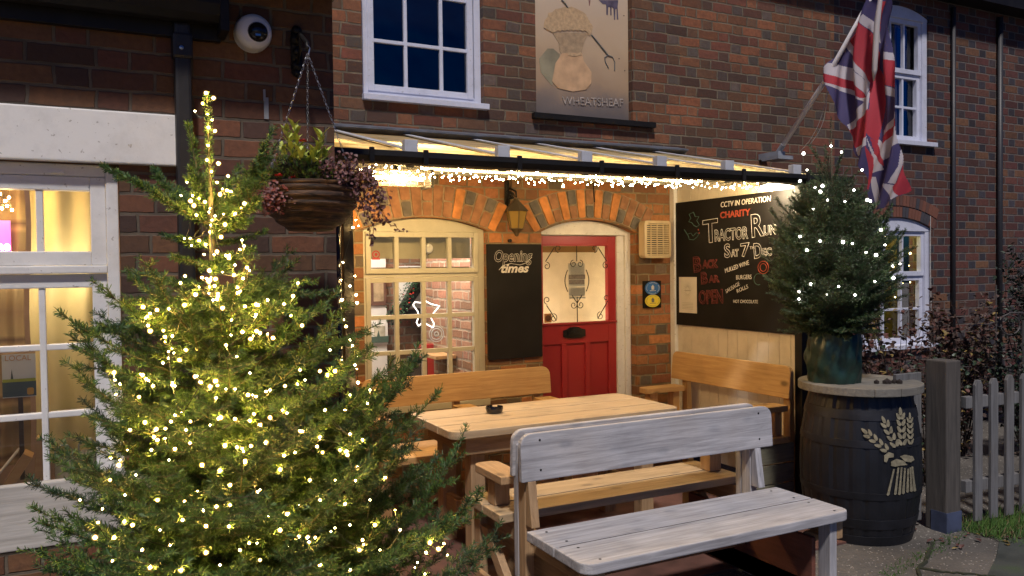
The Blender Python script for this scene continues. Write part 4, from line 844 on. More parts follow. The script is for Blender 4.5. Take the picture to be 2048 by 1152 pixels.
def canopy_strings():
    # front run clipped under the gutter, drops hanging from it
    def run(px0, py0, px1, py1, y, n, drop, sag, segs):
        pts = []; cab = []; main = []
        for i in range(n):
            k = i/(n-1); px = px0+(px1-px0)*k; py = py0+(py1-py0)*k; p = on_y(px, py, y); p.z += sag*math.sin(k*segs*math.pi)**2*-1+rnd.gauss(0, .004); p.x += rnd.gauss(0, .008); p.y += rnd.gauss(0, .02)
            main.append(p); q = p+Vector((rnd.gauss(0, .008), rnd.gauss(0, .01), -rnd.uniform(.25, 1)*drop)); cab.append([p, q]); pts.append(q)
        return pts, [main]+cab
    p, c = run(722, 314, 1590, 360, 3.86, 58, .035, .012, 7); string('icicle_lights', 'upper row of warm fairy lights clipped just under the black canopy gutter', p, c, BM_P)
    p, c = run(728, 322, 1290, 352, 4.10, 84, .055, .015, 5)
    for i, q in enumerate(p): q.z -= .012*(i % 3); 
    string('icicle_lights', 'dense warm fairy lights drooping under the left half of the canopy', p, c, BM_P)
    p, c = run(740, 338, 1590, 373, 4.35, 70, .035, .01, 9); string('icicle_lights', 'rearmost row of warm fairy lights running the whole width of the porch', p, c, BM_P)
    p, c = run(1180, 348, 1600, 372, 4.22, 70, .045, .012, 4); string('icicle_lights', 'dense warm fairy lights under the right half of the canopy by the screen', p, c, BM_P)
    # down the left post
    P = [(722, 400), (712, 440), (717, 452), (706, 455), (686, 525), (710, 552), (700, 572), (712, 590), (714, 606), (700, 676), (716, 712), (714, 738), (704, 692), (716, 765), (688, 640), (682, 560), (684, 600), (684, 720)]
    Q = [on_y(x, y, 3.74) for x, y in P]; S = sorted(Q, key=lambda v: -v.z); string('post_lights', 'warm fairy lights hanging down beside the black left post', Q, [S], BM_P)
canopy_strings()

# ------------------------------------------------------------------ things on the porch wall
def porch_things():
    # slim chalkboard
    a, b = on_y(974, 488, MY-.02), on_y(1085, 713, MY-.02)
    th = thing('opening_times_board', 'tall slim blackboard headed Opening times between porch window and red door', 'chalkboard', (a.x, MY, b.z))
    g = MB(); g.prism(rrect(a.x, b.x, b.z, a.z, .008, 3), 1, MY-.022, MY-.001); g.build('board_panel', M_BOARD, th, bevel=.002)
    y = MY-.0235
    text_obj('heading', 'Opening', on_y(989, 523, y), on_y(1065, 522, y), .080, M_CHALK, th, outline=.0017, shear=.2, bold=.02)
    text_obj('heading', 'times', on_y(1002, 545, y), on_y(1058, 544, y), .062, M_CHALK, th, shear=.28, bold=.03)
    g = MB(); g.tube([on_y(x, yy, y) for x, yy in ((998, 540), (1006, 531), (1022, 527), (1040, 530), (1052, 526), (1064, 514))], .0022, 4); g.build('flourish', M_CHALK, th)
    for (x, z) in ((b.x-.02, a.z-.02), (a.x+.02, a.z-.02)):
        g = MB(); g.lathe([(0, -.003), (.004, -.002), (.005, 0)], (x, MY-.022, z), 8, 0, 'Y'); g.build('screw', M_IRON, th)
    # lantern
    o = on_y(1033, 440, MY-.11); th = thing('wall_lantern', 'old amber glass carriage lantern on a scrolled iron arm above the slim blackboard', 'lantern', (o.x, MY, o.z))
    zt, zb2 = o.z+.085, o.z-.085; g = MB(); n = 6
    def ring(r, z): return [(o.x+r*math.cos(2*math.pi*i/n+.3), o.y+r*math.sin(2*math.pi*i/n+.3), z) for i in range(n)]
    A, B = ring(.078, zt-.02), ring(.050, zb2+.02)
    g.add(A+B, [(i, (i+1) % n, n+(i+1) % n, n+i) for i in range(n)]); ma, t, bb = mat('amber_glass'); bb.inputs['Base Color'].default_value = (.30, .20, .05, 1); bb.inputs['Roughness'].default_value = .25; bb.inputs['Alpha'].default_value = .75
    g.build('lantern_glass', ma, th)
    g = MB()
    for i in range(n): g.tube([A[i], B[i]], .004, 5); g.tube([A[i], A[(i+1) % n]], .005, 5); g.tube([B[i], B[(i+1) % n]], .006, 5)
    C2, D2 = ring(.092, zt-.022), ring(.030, zt+.045); g.add(C2+D2, [(i, (i+1) % n, n+(i+1) % n, n+i) for i in range(n)]+[tuple(range(n))]); g.lathe([(.03, zt+.045-o.z), (.018, zt+.06-o.z), (.02, zt+.07-o.z), (0, zt+.08-o.z)], o, 12)
    g.lathe([(0, zb2-.035-o.z), (.012, zb2-.03-o.z), (.02, zb2-.01-o.z), (.048, zb2+.02-o.z)], o, 12)
    g.build('lantern_cage', plain('bronze_metal', (.10, .075, .045), .45, .6, var=.3), th)
    g = MB(); g.tube([(o.x, o.y, zt+.075), (o.x+.005, o.y+.01, zt+.12), (o.x-.02, MY-.05, zt+.15), (o.x-.025, MY-.012, zt+.11), (o.x-.02, MY-.012, zt+.02)], .007, 8)
    g.prism(rrect(o.x-.04, o.x-.005, zt+.03, zt+.21, .015), 1, MY-.014, MY)
    for k in range(3):
        P = [(o.x-.01+.035*(1-i/18*.8)*math.cos(i/18*7+k*2), MY-.03-.01*k, zt+.10+.03*(1-i/18*.8)*math.sin(i/18*7+k*2)) for i in range(19)]; g.tube(P, .005, 6)
    g.build('lantern_bracket', M_IRON, th, smooth=True)
    g = MB(); g.lathe([(0, -.012), (.012, -.012), (.012, .012), (0, .012)], (o.x-.01, MY-.02, zb2-.06), 10, 0, 'Y'); g.build('lower_fixing', M_IRON, th)
    # bent nail / hook above door
    g = MB(); g.tube([on_y(1187, 362, MY-.03), on_y(1187, 380, MY-.02), on_y(1189, 404, MY-.012)], .004, 6); g.tube([on_y(1022, 352, MY-.1), on_y(1022, 372, MY-.06), on_y(1022, 392, MY-.02)], .004, 6)
    top(g.build('wall_hook', M_IRON), 'thin black iron hook hanging on the brick above the red door', 'hook')
    # extractor vent / heater grille
    a, b = on_y(1288, 441, MY-.10), on_y(1345, 516, MY-.10); ax, bx, az, bz = a.x, a.x+.26, a.z, a.z-.295
    th = thing('wall_vent', 'cream ribbed vent cover on the brick pier beside the large chalkboard', 'vent', (ax, MY, bz))
    cr = plain('yellowed_plastic', (.55, .43, .26), .45, var=.1)
    g = MB()
    out = rrect(ax, bx, bz, az, .03); inn = rrect(ax+.022, bx-.022, bz+.022, az-.022, .018)
    n = len(out); yA, yB = MY-.105, MY-.03
    vs = [(x, yA, z) for x, z in out]+[(x, yA-.004, z) for x, z in inn]+[(x, yB, z) for x, z in out]+[(x, yB, z) for x, z in inn]
    fs = []
    for i in range(n): j = (i+1) % n; fs += [(i, j, n+j, n+i), (i, 2*n+i, 2*n+j, j), (n+i, n+j, 3*n+j, 3*n+i)]
    g.add(vs, fs); g.box(ax+.02, bx-.02, MY-.03, MY, bz+.02, az-.02); g.build('surround', cr, th)
    g = MB()
    for i in range(15): z = bz+.03+i*(az-bz-.06)/14; g.box(ax+.020, bx-.020, yA+.002, yA+.02, z-.0045, z+.0045)
    for i in range(3): x = ax+.07+i*.06; g.box(x-.003, x+.003, yA+.006, yA+.016, bz+.02, az-.02)
    g.build('louvre', cr, th)
    g = MB(); g.box(ax+.02, bx-.02, MY-.045, MY-.031, bz+.02, az-.02); g.build('dark_core', M_IRON, th)
    # two plaques
    a, b = on_y(1286, 562, MY-.01), on_y(1322, 615, MY-.01)
    th = thing('award_plaques', 'black board with a round blue plaque above an oval yellow one on the brick pier', 'plaque', (a.x, MY, b.z))
    g = MB(); g.box(a.x, b.x, MY-.014, MY-.001, b.z, a.z); g.build('backing', M_BOARD, th, bevel=.002)
    cxx = (a.x+b.x)/2; z1, z2 = a.z-(a.z-b.z)*.27, a.z-(a.z-b.z)*.74
    for z, m, l2, hh in ((z1, plain('blue_enamel', (.03, .14, .42), .3, var=.05), 'round blue disc with white rim text', .054), (z2, plain('yellow_enamel', (.72, .58, .05), .3, var=.05), 'oval yellow disc', .050)):
        g = MB(); pts = [(cxx+.074*math.cos(i/28*2*math.pi), z+hh*math.sin(i/28*2*math.pi)) for i in range(28)]; g.prism(pts, 1, MY-.020, MY-.0145)
        d = g.build('disc', m, th); d['label'] = l2
        mk = M_CHALK if m.name.startswith('blue') else M_INK
        g = MB()
        for i in range(28):
            if i % 7 == 3: continue
            t0 = i/28*2*math.pi; q = (cxx+.062*math.cos(t0), z+hh*.82*math.sin(t0)); g.box(q[0]-.0035, q[0]+.0035, MY-.0215, MY-.0203, q[1]-.002, q[1]+.002)
        g.box(cxx-.03, cxx+.03, MY-.0215, MY-.0203, z-hh*.42, z-hh*.34); g.prism([(cxx-.012, z-.012), (cxx+.012, z-.012), (cxx+.014, z+.012), (cxx, z+.028), (cxx-.014, z+.012)], 1, MY-.0215, MY-.0203)
        g.build('emblem', mk, th)
porch_things()

# ------------------------------------------------------------------ large chalkboard on the side screen
def chalkboard():
    X = 4.166; F = Vector((-1, 0, 0))
    th = thing('event_chalkboard', 'large blackboard on the side screen advertising a charity tractor run in chalk', 'chalkboard', (X, 4.6, 1.1))
    g = MB(); g.box(X, 4.184, 3.936, MY-.062, 1.112, 2.095); g.build('board_panel', M_BOARD, th, bevel=.002)
    Xs = X-.0012
    def zc(x, y): return on_x(1260+x/3.388, 380+y/3.388, Xs)
    def T(body, x0, y0, x1, y1, hpx, m, outline=0, bold=0., name='chalk_lettering', shear=0):
        p0, p1 = zc(x0, y0), zc(x1, y1); h = (zc(x0, y0-hpx)-p0).length
        text_obj(name, body, p0, p1, h, m, th, outline=outline, bold=bold, face=F, shear=shear)
    T('CCTV IN OPERATION', 615, 118, 955, 76, 36, M_CHALK, shear=.1, bold=.004)
    T('CHARITY', 611, 192, 816, 170, 42, M_CHALKO, bold=.03)
    for s in (('T', 497, 358, 600, 345, 150), ('RACTOR', 575, 347, 802, 326, 75), ('R', 826, 318, 912, 305, 150), ('UN', 908, 305, 990, 297, 62),
              ('S', 641, 457, 682, 452, 88), ('AT', 685, 452, 738, 447, 46), ('7', 752, 450, 815, 442, 85), ('D', 842, 462, 895, 455, 98), ('EC', 900, 447, 962, 441, 50)):
        T(s[0], *s[1:], M_CHALK, outline=.0019, bold=.02)
    T('TH', 812, 402, 842, 399, 20, M_CHALK)
    for s in (('B', 432, 555, 486, 548, 98), ('ACK', 490, 530, 598, 524, 52), ('B', 482, 636, 528, 632, 76), ('AR', 532, 626, 606, 622, 44), ('OPEN', 468, 770, 632, 762, 84)):
        T(s[0], *s[1:], M_CHALKR, outline=.0030, bold=.03); T(s[0], *s[1:], M_CHALKR, outline=.0018, bold=-.03)
    T('MULLED WINE', 646, 562, 808, 505, 30, M_CHALK); T('BURGERS', 720, 607, 824, 603, 30, M_CHALK); T('SAUSAGE', 652, 700, 745, 645, 26, M_CHALK)
    T('ROLLS', 727, 698, 802, 664, 26, M_CHALK); T('HOT CHOCOLATE', 700, 765, 866, 768, 22, M_CHALK)
    H1 = [(400, 165), (430, 150), (442, 180), (467, 180), (452, 208), (470, 235), (452, 250), (432, 240), (420, 222), (398, 215), (412, 190), (400, 165)]
    H2 = [(368, 268), (388, 300), (412, 292), (428, 312), (448, 290), (468, 295), (455, 318), (430, 338), (402, 335), (395, 312), (368, 268)]
    g = MB()
    for Hh in (H1, H2): g.tube([zc(x, y) for x, y in Hh], .0028, 4)
    g.build('holly_drawing', M_CHALKG, th)
    g = MB()
    for (cx, cy, r) in ((903, 525, 36), (903, 525, 22)): g.tube([zc(cx+r*math.cos(a/14*2*math.pi), cy+r*math.sin(a/14*2*math.pi)*1.2) for a in range(14)], .0028, 4, closed=True)
    g.ico(zc(464, 270), .006); g.ico(zc(468, 292), .006); g.build('bauble_drawing', M_CHALKO, th)
    g = MB(); g.tube([zc(870+30*math.cos(a/10*4+1.2), 605+38*math.sin(a/10*4+1.2)) for a in range(11)], .0028, 4); g.build('green_drawing', M_CHALKG, th)
    a, b = on_x(1358, 554, X-.003), on_x(1393.5, 627, X-.003)
    t2 = thing('pinned_leaflet', 'cream leaflet with a sunburst drawing pinned to the lower left of the large chalkboard', 'leaflet', (X, a.y, b.z))
    g = MB(); g.box(X-.003, X-.001, b.y, a.y, b.z, a.z); g.build('sheet', M_PAPER, t2)
    g = MB(); c = Vector((X-.004, (a.y+b.y)/2, a.z-(a.z-b.z)*.38))
    for k in range(22):
        t_ = k/22*2*math.pi; d = Vector((0, math.cos(t_), math.sin(t_)*1.3)); g.tube([c+d*.022, c+d*.055], [.0014, .0004], 4)
    for k in range(5): g.box(X-.0042, X-.0034, b.y+.04, a.y-.04, b.z+.03+k*.012, b.z+.033+k*.012)
    g.box(X-.0042, X-.0034, b.y+.07, a.y-.07, c.z-.004, c.z+.004)
    g.build('sunburst', plain('pale_ink', (.40, .37, .32), .8), t2)
chalkboard()

# ------------------------------------------------------------------ painted pub sign upstairs
def sign():
    a, b = on_y(1078, 0, MY+.05), on_y(1252, 240, MY+.05); x0, x1, z0 = 2.927, 3.795, b.z-.012; y = MY+.05
    th = thing('painted_sign', 'faded painted panel of a wheatsheaf and pitchfork set in the blind upstairs recess', 'painted sign', (x0, y, z0))
    m, t, bb = mat('faded_picture'); c = coords(t); n = N(t, 'ShaderNodeTexNoise'); n.inputs['Scale'].default_value = 3.5; n.inputs['Detail'].default_value = 9; L(t, c, n.inputs[0])
    s = N(t, 'ShaderNodeSeparateXYZ'); L(t, c, s.inputs[0]); f = math_(t, 'ADD', math_(t, 'SUBTRACT', s.outputs[2], z0), math_(t, 'MULTIPLY', math_(t, 'SUBTRACT', n.outputs[0], .5), .35))
    L(t, ramp(t, f, [(0, (.13, .11, .105)), (.12, (.19, .15, .13)), (.25, (.36, .25, .16)), (.55, (.50, .36, .23)), (.9, (.58, .45, .33))]), bb.inputs['Base Color']); bb.inputs['Roughness'].default_value = .55; bump(t, n.outputs[0], bb, .2, .005)
    g = MB(); g.box(x0, x1, y, y+.03, z0, 3.94); g.build('panel', m, th, bevel=.003)
    def q(x, yy): return on_y(1050+x/4.432, yy/4.432, y-.003)
    wheat = plain('painted_straw', (.50, .34, .19), .6, var=.22, scale=40, bmp=.3); wheat2 = plain('painted_straw_dark', (.37, .26, .155), .6, var=.25, scale=25, bmp=.3); wheat3 = plain('painted_straw_warm', (.54, .34, .19), .6, var=.2, scale=12, bmp=.2)
    green = plain('painted_green', (.26, .23, .15), .6, var=.3, scale=6, bmp=0); blue = plain('painted_iron', (.12, .13, .13), .6, var=.3); pur = plain('painted_horse', (.10, .08, .12), .6, var=.4, scale=20)
    def poly(P, m, d=0., nm='painted_shape'):
        g = MB(); g.prism([(v.x, v.z) for v in (q(*p) for p in P)], 1, y-.002-d, y-.0005-d); return g.build(nm, m, th)
    poly([(125, 520), (200, 430), (250, 430), (310, 480), (290, 620), (240, 760), (190, 700), (140, 640)], green, 0, 'hedge')
    poly([(245, 290), (300, 380), (305, 450), (330, 490), (505, 490), (505, 440), (530, 360), (570, 290)], wheat2, .0012, 'sheaf_neck')
    poly([(330, 470), (505, 470), (520, 540), (590, 640), (585, 740), (540, 795), (420, 812), (290, 780), (240, 720), (270, 560)], wheat3, .0024, 'sheaf_base')
    hd = [(170, 205), (165, 245), (210, 270), (250, 290)]+[(250+i*20, 262+(12 if i % 2 else -4)+abs(i-8)*1.5) for i in range(1, 16)]+[(570, 320), (590, 290), (600, 240)]+[(590-8*i-(7 if i % 2 else 0), 215-14*i) for i in range(8)]+[(500, 100), (450, 75), (410, 60), (370, 70), (350, 60), (310, 75), (270, 80), (240, 110), (205, 115), (200, 150), (175, 180)]
    poly(hd, wheat, .0036, 'sheaf_head')
    poly([(385, 462), (400, 470), (440, 480), (495, 462), (500, 490), (430, 500), (380, 490)], wheat, .0048, 'straw_band')
    for P in ([(325, 0), (350, 25), (380, 70)], [(590, 310), (660, 395), (735, 490)]):
        g = MB(); g.tube([q(*p)+Vector((0, 0, 0)) for p in P], .0065, 5); g.build('fork_handle', blue, th)
    g = MB(); g.tube([q(*p) for p in ((740, 605), (712, 550), (706, 510), (735, 490), (775, 505), (795, 550), (795, 625))], .0045, 5); g.build('fork_head', blue, th)
    poly([(655, 0), (690, 35), (720, 38), (722, 130), (735, 135), (738, 60), (755, 62), (758, 135), (768, 135), (768, 60), (785, 75), (790, 175), (800, 175), (802, 80), (812, 80), (815, 172), (828, 175), (822, 60), (828, 0)], pur, 0, 'horse')
    poly([(565, 0), (582, 0), (575, 50), (570, 50)], plain('painted_red_leg', (.22, .10, .09), .6), 0, 'figure_leg')
    pale = plain('ghost_lettering', (.42, .36, .32), .6, var=.5, scale=18)
    text_obj('lettering', 'WHEATSHEAF', q(330, 925), q(870, 945), .062, pale, th, lift=.003)
    for (x, yy) in ((877, 138), (834, 520), (885, 625)):
        g = MB(); p = q(x, yy); g.lathe([(0, -.002), (.005, 0)], p, 8, 0, 'Y'); g.build('nail', M_IRON, th)
    g = MB(); g.box(2.885, 3.99-.0, MY-.05, MY+.085, 2.69, 2.733); top(g.build('sign_ledge', M_BLACK, bevel=.004), 'black timber ledge under the faded wheatsheaf panel', 'ledge')
sign()

# ------------------------------------------------------------------ cottage on the right
def cottage():
    th = thing('brick_cottage', 'red and blue chequered brick cottage right of the pub with two white sash windows', 'house', (9, MY, 0))
    lo = (6.40, 7.41, .78, 2.03, .10); up = (6.55, 7.372, 2.765, 4.08, .085)
    g = MB(); wall(g, 6.05, 16, MY, -.05, 4.2, [lo, up], .25); g.build('front_wall', BR_RIGHT, th, fix=False)
    
    wm = M_WHITE2
    for o, mid, lit in ((lo, 1.46, True), (up, 3.44, False)):
        x0, x1, z0, z1, r = o; y = MY+.02
        g = MB(); g.box(x0+.002, x0+.07, y, y+.09, z0, z1-r-.02); g.box(x1-.07, x1-.002, y, y+.09, z0, z1-r-.02)
        h = [(x0+.002, z1-r-.03), (x1-.002, z1-r-.03)]+[(x, arch_z(o, x)-.001) for x in [x1-.002-(x1-x0-.004)*i/14 for i in range(15)]]; g.prism(h, 1, y-.004, y+.09)
        g.box(x0-.06, x1+.07, MY-.05, y+.08, z0-.03, z0+.012)
        wn = g.build('sash_window', wm, th, bevel=.003)
        g = MB(); n = 3; frame_grid(g, x0+.071, x1-.071, mid+.001, z1-r-.031, y+.014, n, [], .022, .045, .045, .045); g.build('upper_sash', wm, wn, bevel=.002)
        g = MB(); frame_grid(g, x0+.071, x1-.071, z0+.013, mid, y+.03, n, 2, .022, .045, .045, .06); g.build('lower_sash', wm, wn, bevel=.002)
        pane(x0+.08, x1-.08, z0+.02, z1-.13, y+.08, M_GLASS if lit else M_GLASSD, wn)
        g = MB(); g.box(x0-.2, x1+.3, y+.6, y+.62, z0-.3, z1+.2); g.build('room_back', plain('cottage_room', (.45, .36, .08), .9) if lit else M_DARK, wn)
        if lit:
            g = MB(); g.box(x0+.05, x0+.13, y+.12, y+.2, z0, z1-.1); g.box(x1-.32, x1-.27, y+.30, y+.34, z0, z1-.1); g.build('curtain', plain('green_curtain', (.25, .28, .06), .9), wn)
            l = bpy.data.lights.new('cottage_lamp', 'POINT'); l.energy = 7; l.color = (1, .80, .22); l.shadow_soft_size = .1; ob = bpy.data.objects.new('cottage_lamp', l); ob.location = (7.1, y+.4, 1.9); COL.objects.link(ob)
    pts = []; cab = []
    for k in range(7):
        x = 6.62+k*.115; P = []
        for j in range(rnd.randint(4, 7)):
            p = Vector((x+rnd.gauss(0, .015), MY+.18, 1.86-.155*j+rnd.gauss(0, .02))); P.append(p); pts.append(p)
        cab.append(P)
    string('curtain_lights', 'yellow star curtain lights inside the lower window of the right cottage', pts, cab, bulb_mesh('bulb', .0085, emit('yellow_bulb', (1, .8, .3), 14)), .0015)
    for px, w_ in ((1907, .022), (2000, .03)):
        a = on_y(px, 60, MY-.03); g = MB(); g.tube([(a.x, MY-.03, 4.15), (a.x, MY-.03, .3)], w_, 8)
        top(g.build('drainpipe', plain('dark_grey_pipe', (.03, .03, .035), .5), smooth=True), 'thin dark pipe running down the cottage wall nearer its sash windows' if px < 1950 else 'dark pipe running down the cottage wall at the right edge of the photo', 'pipe')
    g = MB(); a = on_y(1861, 432, MY-.01); g.tube([(a.x, MY-.01, a.z), (a.x-.003, MY-.012, a.z-.5), (a.x+.01, MY-.01, a.z-1.0)], .003, 5); top(g.build('wall_cable', M_CHALK), 'thin white cable beside the lower right cottage window', 'cable')
    # relieving arch above lower window
    x0, x1, z0, z1, rise = lo; c = (x0+x1)/2; h = (x1-x0)/2; r = (h*h+rise*rise)/(2*rise); cz = z1-r; A = math.asin(h/r)*1.06; g = MB()
    for i in range(25):
        s0, s1 = -A+2*A*(i+.08)/25, -A+2*A*(i+.92)/25
        for d0, d1 in ((.006, .105), (.117, .22)):
            g.prism([(c+(r+d)*math.sin(s), cz+(r+d)*math.cos(s)) for s, d in ((s0, d0), (s1, d0), (s1, d1), (s0, d1))], 1, MY-.006, MY+.01, rnd.randint(0, 2))
    g.build('window_arch', [plain('dull_red_brick', (.18, .07, .045), .85), plain('dull_brown_brick', (.13, .06, .045), .85), plain('blue_burnt_brick', (.06, .055, .065), .8)], th)
cottage()

# ------------------------------------------------------------------ flag
def flag():
    FX = 5.16; base = Vector((FX, MY, 0)); a = on_x(1558, 303, FX); p2 = on_x(1648, 165, FX)
    th = thing('union_flag', 'limp Union flag hanging from a white pole above the right end of the canopy', 'flag', (FX, a.y, a.z))
    d = (p2-a).normalized(); t3 = on_x(1740, 0, FX); g = MB(); g.tube([a-d*.02, p2, t3+(t3-p2).normalized()*.25], [.021, .019, .016], 14); g.build('pole', plain('white_pole', (.80, .78, .80), .35, var=.06), th, smooth=True)
    g = MB(); g.box(FX-.04, FX+.04, a.y-.03, MY, a.z-.05, a.z-.0); g.tube([a-d*.03, a+d*.07], .024, 12); g.box(FX-.10, FX+.07, a.y-.09, a.y+.10, a.z-.075, a.z-.045); g.build('pole_bracket', plain('pale_grey_metal', (.26, .28, .32), .5), th)
    def z(x, y): return (1480+x/2.4, y/2.4)
    out = [(618, 0), (575, 95), (495, 215), (440, 300), (393, 372), (400, 400), (435, 415), (455, 470), (485, 545), (520, 610), (545, 700), (565, 750), (610, 800), (637, 870), (640, 960), (655, 1010), (720, 1000), (770, 955), (800, 930), (820, 915), (805, 800), (790, 700), (780, 600), (775, 520), (765, 430), (755, 330), (740, 260), (725, 100), (708, -60), (640, -60)]
    Wt = [[(580, 95), (605, 70), (658, 150), (658, 205)], [(515, 195), (495, 215), (560, 330), (620, 400), (645, 440), (640, 395), (575, 310)], [(440, 303), (412, 350), (560, 400), (625, 465), (640, 420), (620, 400), (560, 335)],
          [(393, 385), (400, 405), (440, 412), (560, 470), (610, 490), (560, 540), (520, 600), (525, 627), (640, 525), (640, 430), (625, 470), (590, 472), (520, 428)], [(565, 712), (640, 660), (640, 700), (570, 750)], [(688, 248), (738, 255), (750, 292), (688, 285)],
          [(682, 405), (765, 430), (770, 470), (730, 462), (682, 448)], [(685, 625), (778, 535), (780, 570), (690, 650)], [(690, 690), (784, 605), (793, 685), (695, 770), (665, 700), (660, 660)], [(640, 650), (655, 740), (690, 795), (692, 815), (655, 832), (650, 760)],
          [(652, 850), (668, 850), (668, 1010), (652, 1010)], [(793, 710), (804, 780), (775, 885), (742, 880), (780, 800)], [(715, 880), (765, 890), (790, 935), (765, 960), (740, 930)]]
    Rd = [[(578, 95), (652, 205), (655, 330), (680, 395), (640, 405), (575, 310), (513, 195)], [(412, 350), (392, 385), (520, 428), (590, 472), (625, 470), (560, 400)], [(522, 627), (640, 525), (640, 660), (565, 712), (543, 690)], [(635, 400), (690, 390), (685, 470), (680, 560), (665, 690), (640, 640), (625, 600), (645, 520)],
          [(688, 285), (752, 292), (768, 422), (735, 415), (688, 405)], [(690, 650), (780, 570), (784, 605), (690, 690), (683, 660)], [(650, 665), (660, 680), (695, 770), (695, 800), (655, 740)], [(636, 700), (652, 760), (655, 850), (640, 925), (635, 840)], [(804, 790), (824, 915), (785, 940), (760, 900), (780, 880)], [(650, 0), (672, 0), (660, 150), (648, 130)]]
    def inside(p, P):
        x, y = p; c = False; j = len(P)-1
        for i in range(len(P)):
            if (P[i][1] > y) != (P[j][1] > y) and x < (P[j][0]-P[i][0])*(y-P[i][1])/(P[j][1]-P[i][1])+P[i][0]: c = not c
            j = i
        return c
    g = MB(); idx = {}; st = 2.0
    def vid(i, j):
        if (i, j) not in idx:
            x, y = 380+i*st, -60+j*st; P = on_x(*z(x, y), FX); u = (x-640)/100+.25*math.sin(y/140)
            P.x += .035*math.sin(u*4.2)+.022*math.sin(u*9+y/90)-.00008*(y-300)
            idx[(i, j)] = len(g.v); g.v.append(tuple(P))
        return idx[(i, j)]
    ni, nj = int(450/st), int(1075/st); CX, CY = np.meshgrid(380+(np.arange(ni)+.5)*st, -60+(np.arange(nj)+.5)*st, indexing='ij')
    def mask(P):
        c = np.zeros(CX.shape, bool); k = len(P)-1
        for a in range(len(P)):
            (xa, ya), (xb, yb) = P[a], P[k]
            if ya != yb: c ^= ((ya > CY) != (yb > CY)) & (CX < (xb-xa)*(CY-ya)/(yb-ya)+xa)
            k = a
        return c
    mo = mask(out); MM = np.zeros(CX.shape, int)
    for P in Wt: MM[mask(P)] = 1
    for P in Rd: MM[mask(P)] = 2
    for i, j in zip(*np.nonzero(mo)):
        g.f.append((vid(i, j), vid(i+1, j), vid(i+1, j+1), vid(i, j+1))); g.m.append(int(MM[i, j]))
    def cloth(nm, col):
        m = plain(nm, col, .75, var=.12, scale=5, bmp=.1); return m
    fl = g.build('flag_cloth', [cloth('navy_cloth', (.055, .045, .14)), cloth('white_cloth', (.50, .47, .52)), cloth('red_cloth', (.40, .03, .05))], th, smooth=True, fix=False)
    g = MB(); T = [(698, -60), (695, 0), (680, 120), (673, 240), (668, 340), (664, 392)]; P = [on_x(*z(*p), FX) for p in T]
    for v in P: v.x -= .05
    g.tube(P, [.017, .017, .021, .021, .019, .004], 12); g.build('rolled_fold', cloth('fold_cloth', (.50, .46, .46)), th, smooth=True)
    g = MB(); 
    for (x, y) in ((1600, 285), (1620, 270)):
        P = [on_x(1655+k, 178+k, FX).lerp(on_x(x, y+18, FX), k/10)-Vector((0, .03*math.sin(k/10*math.pi), .04*math.sin(k/10*math.pi))) for k in range(11)]; g.tube(P, .002, 4)
    g.build('halyard', M_CHALK, th)
flag()

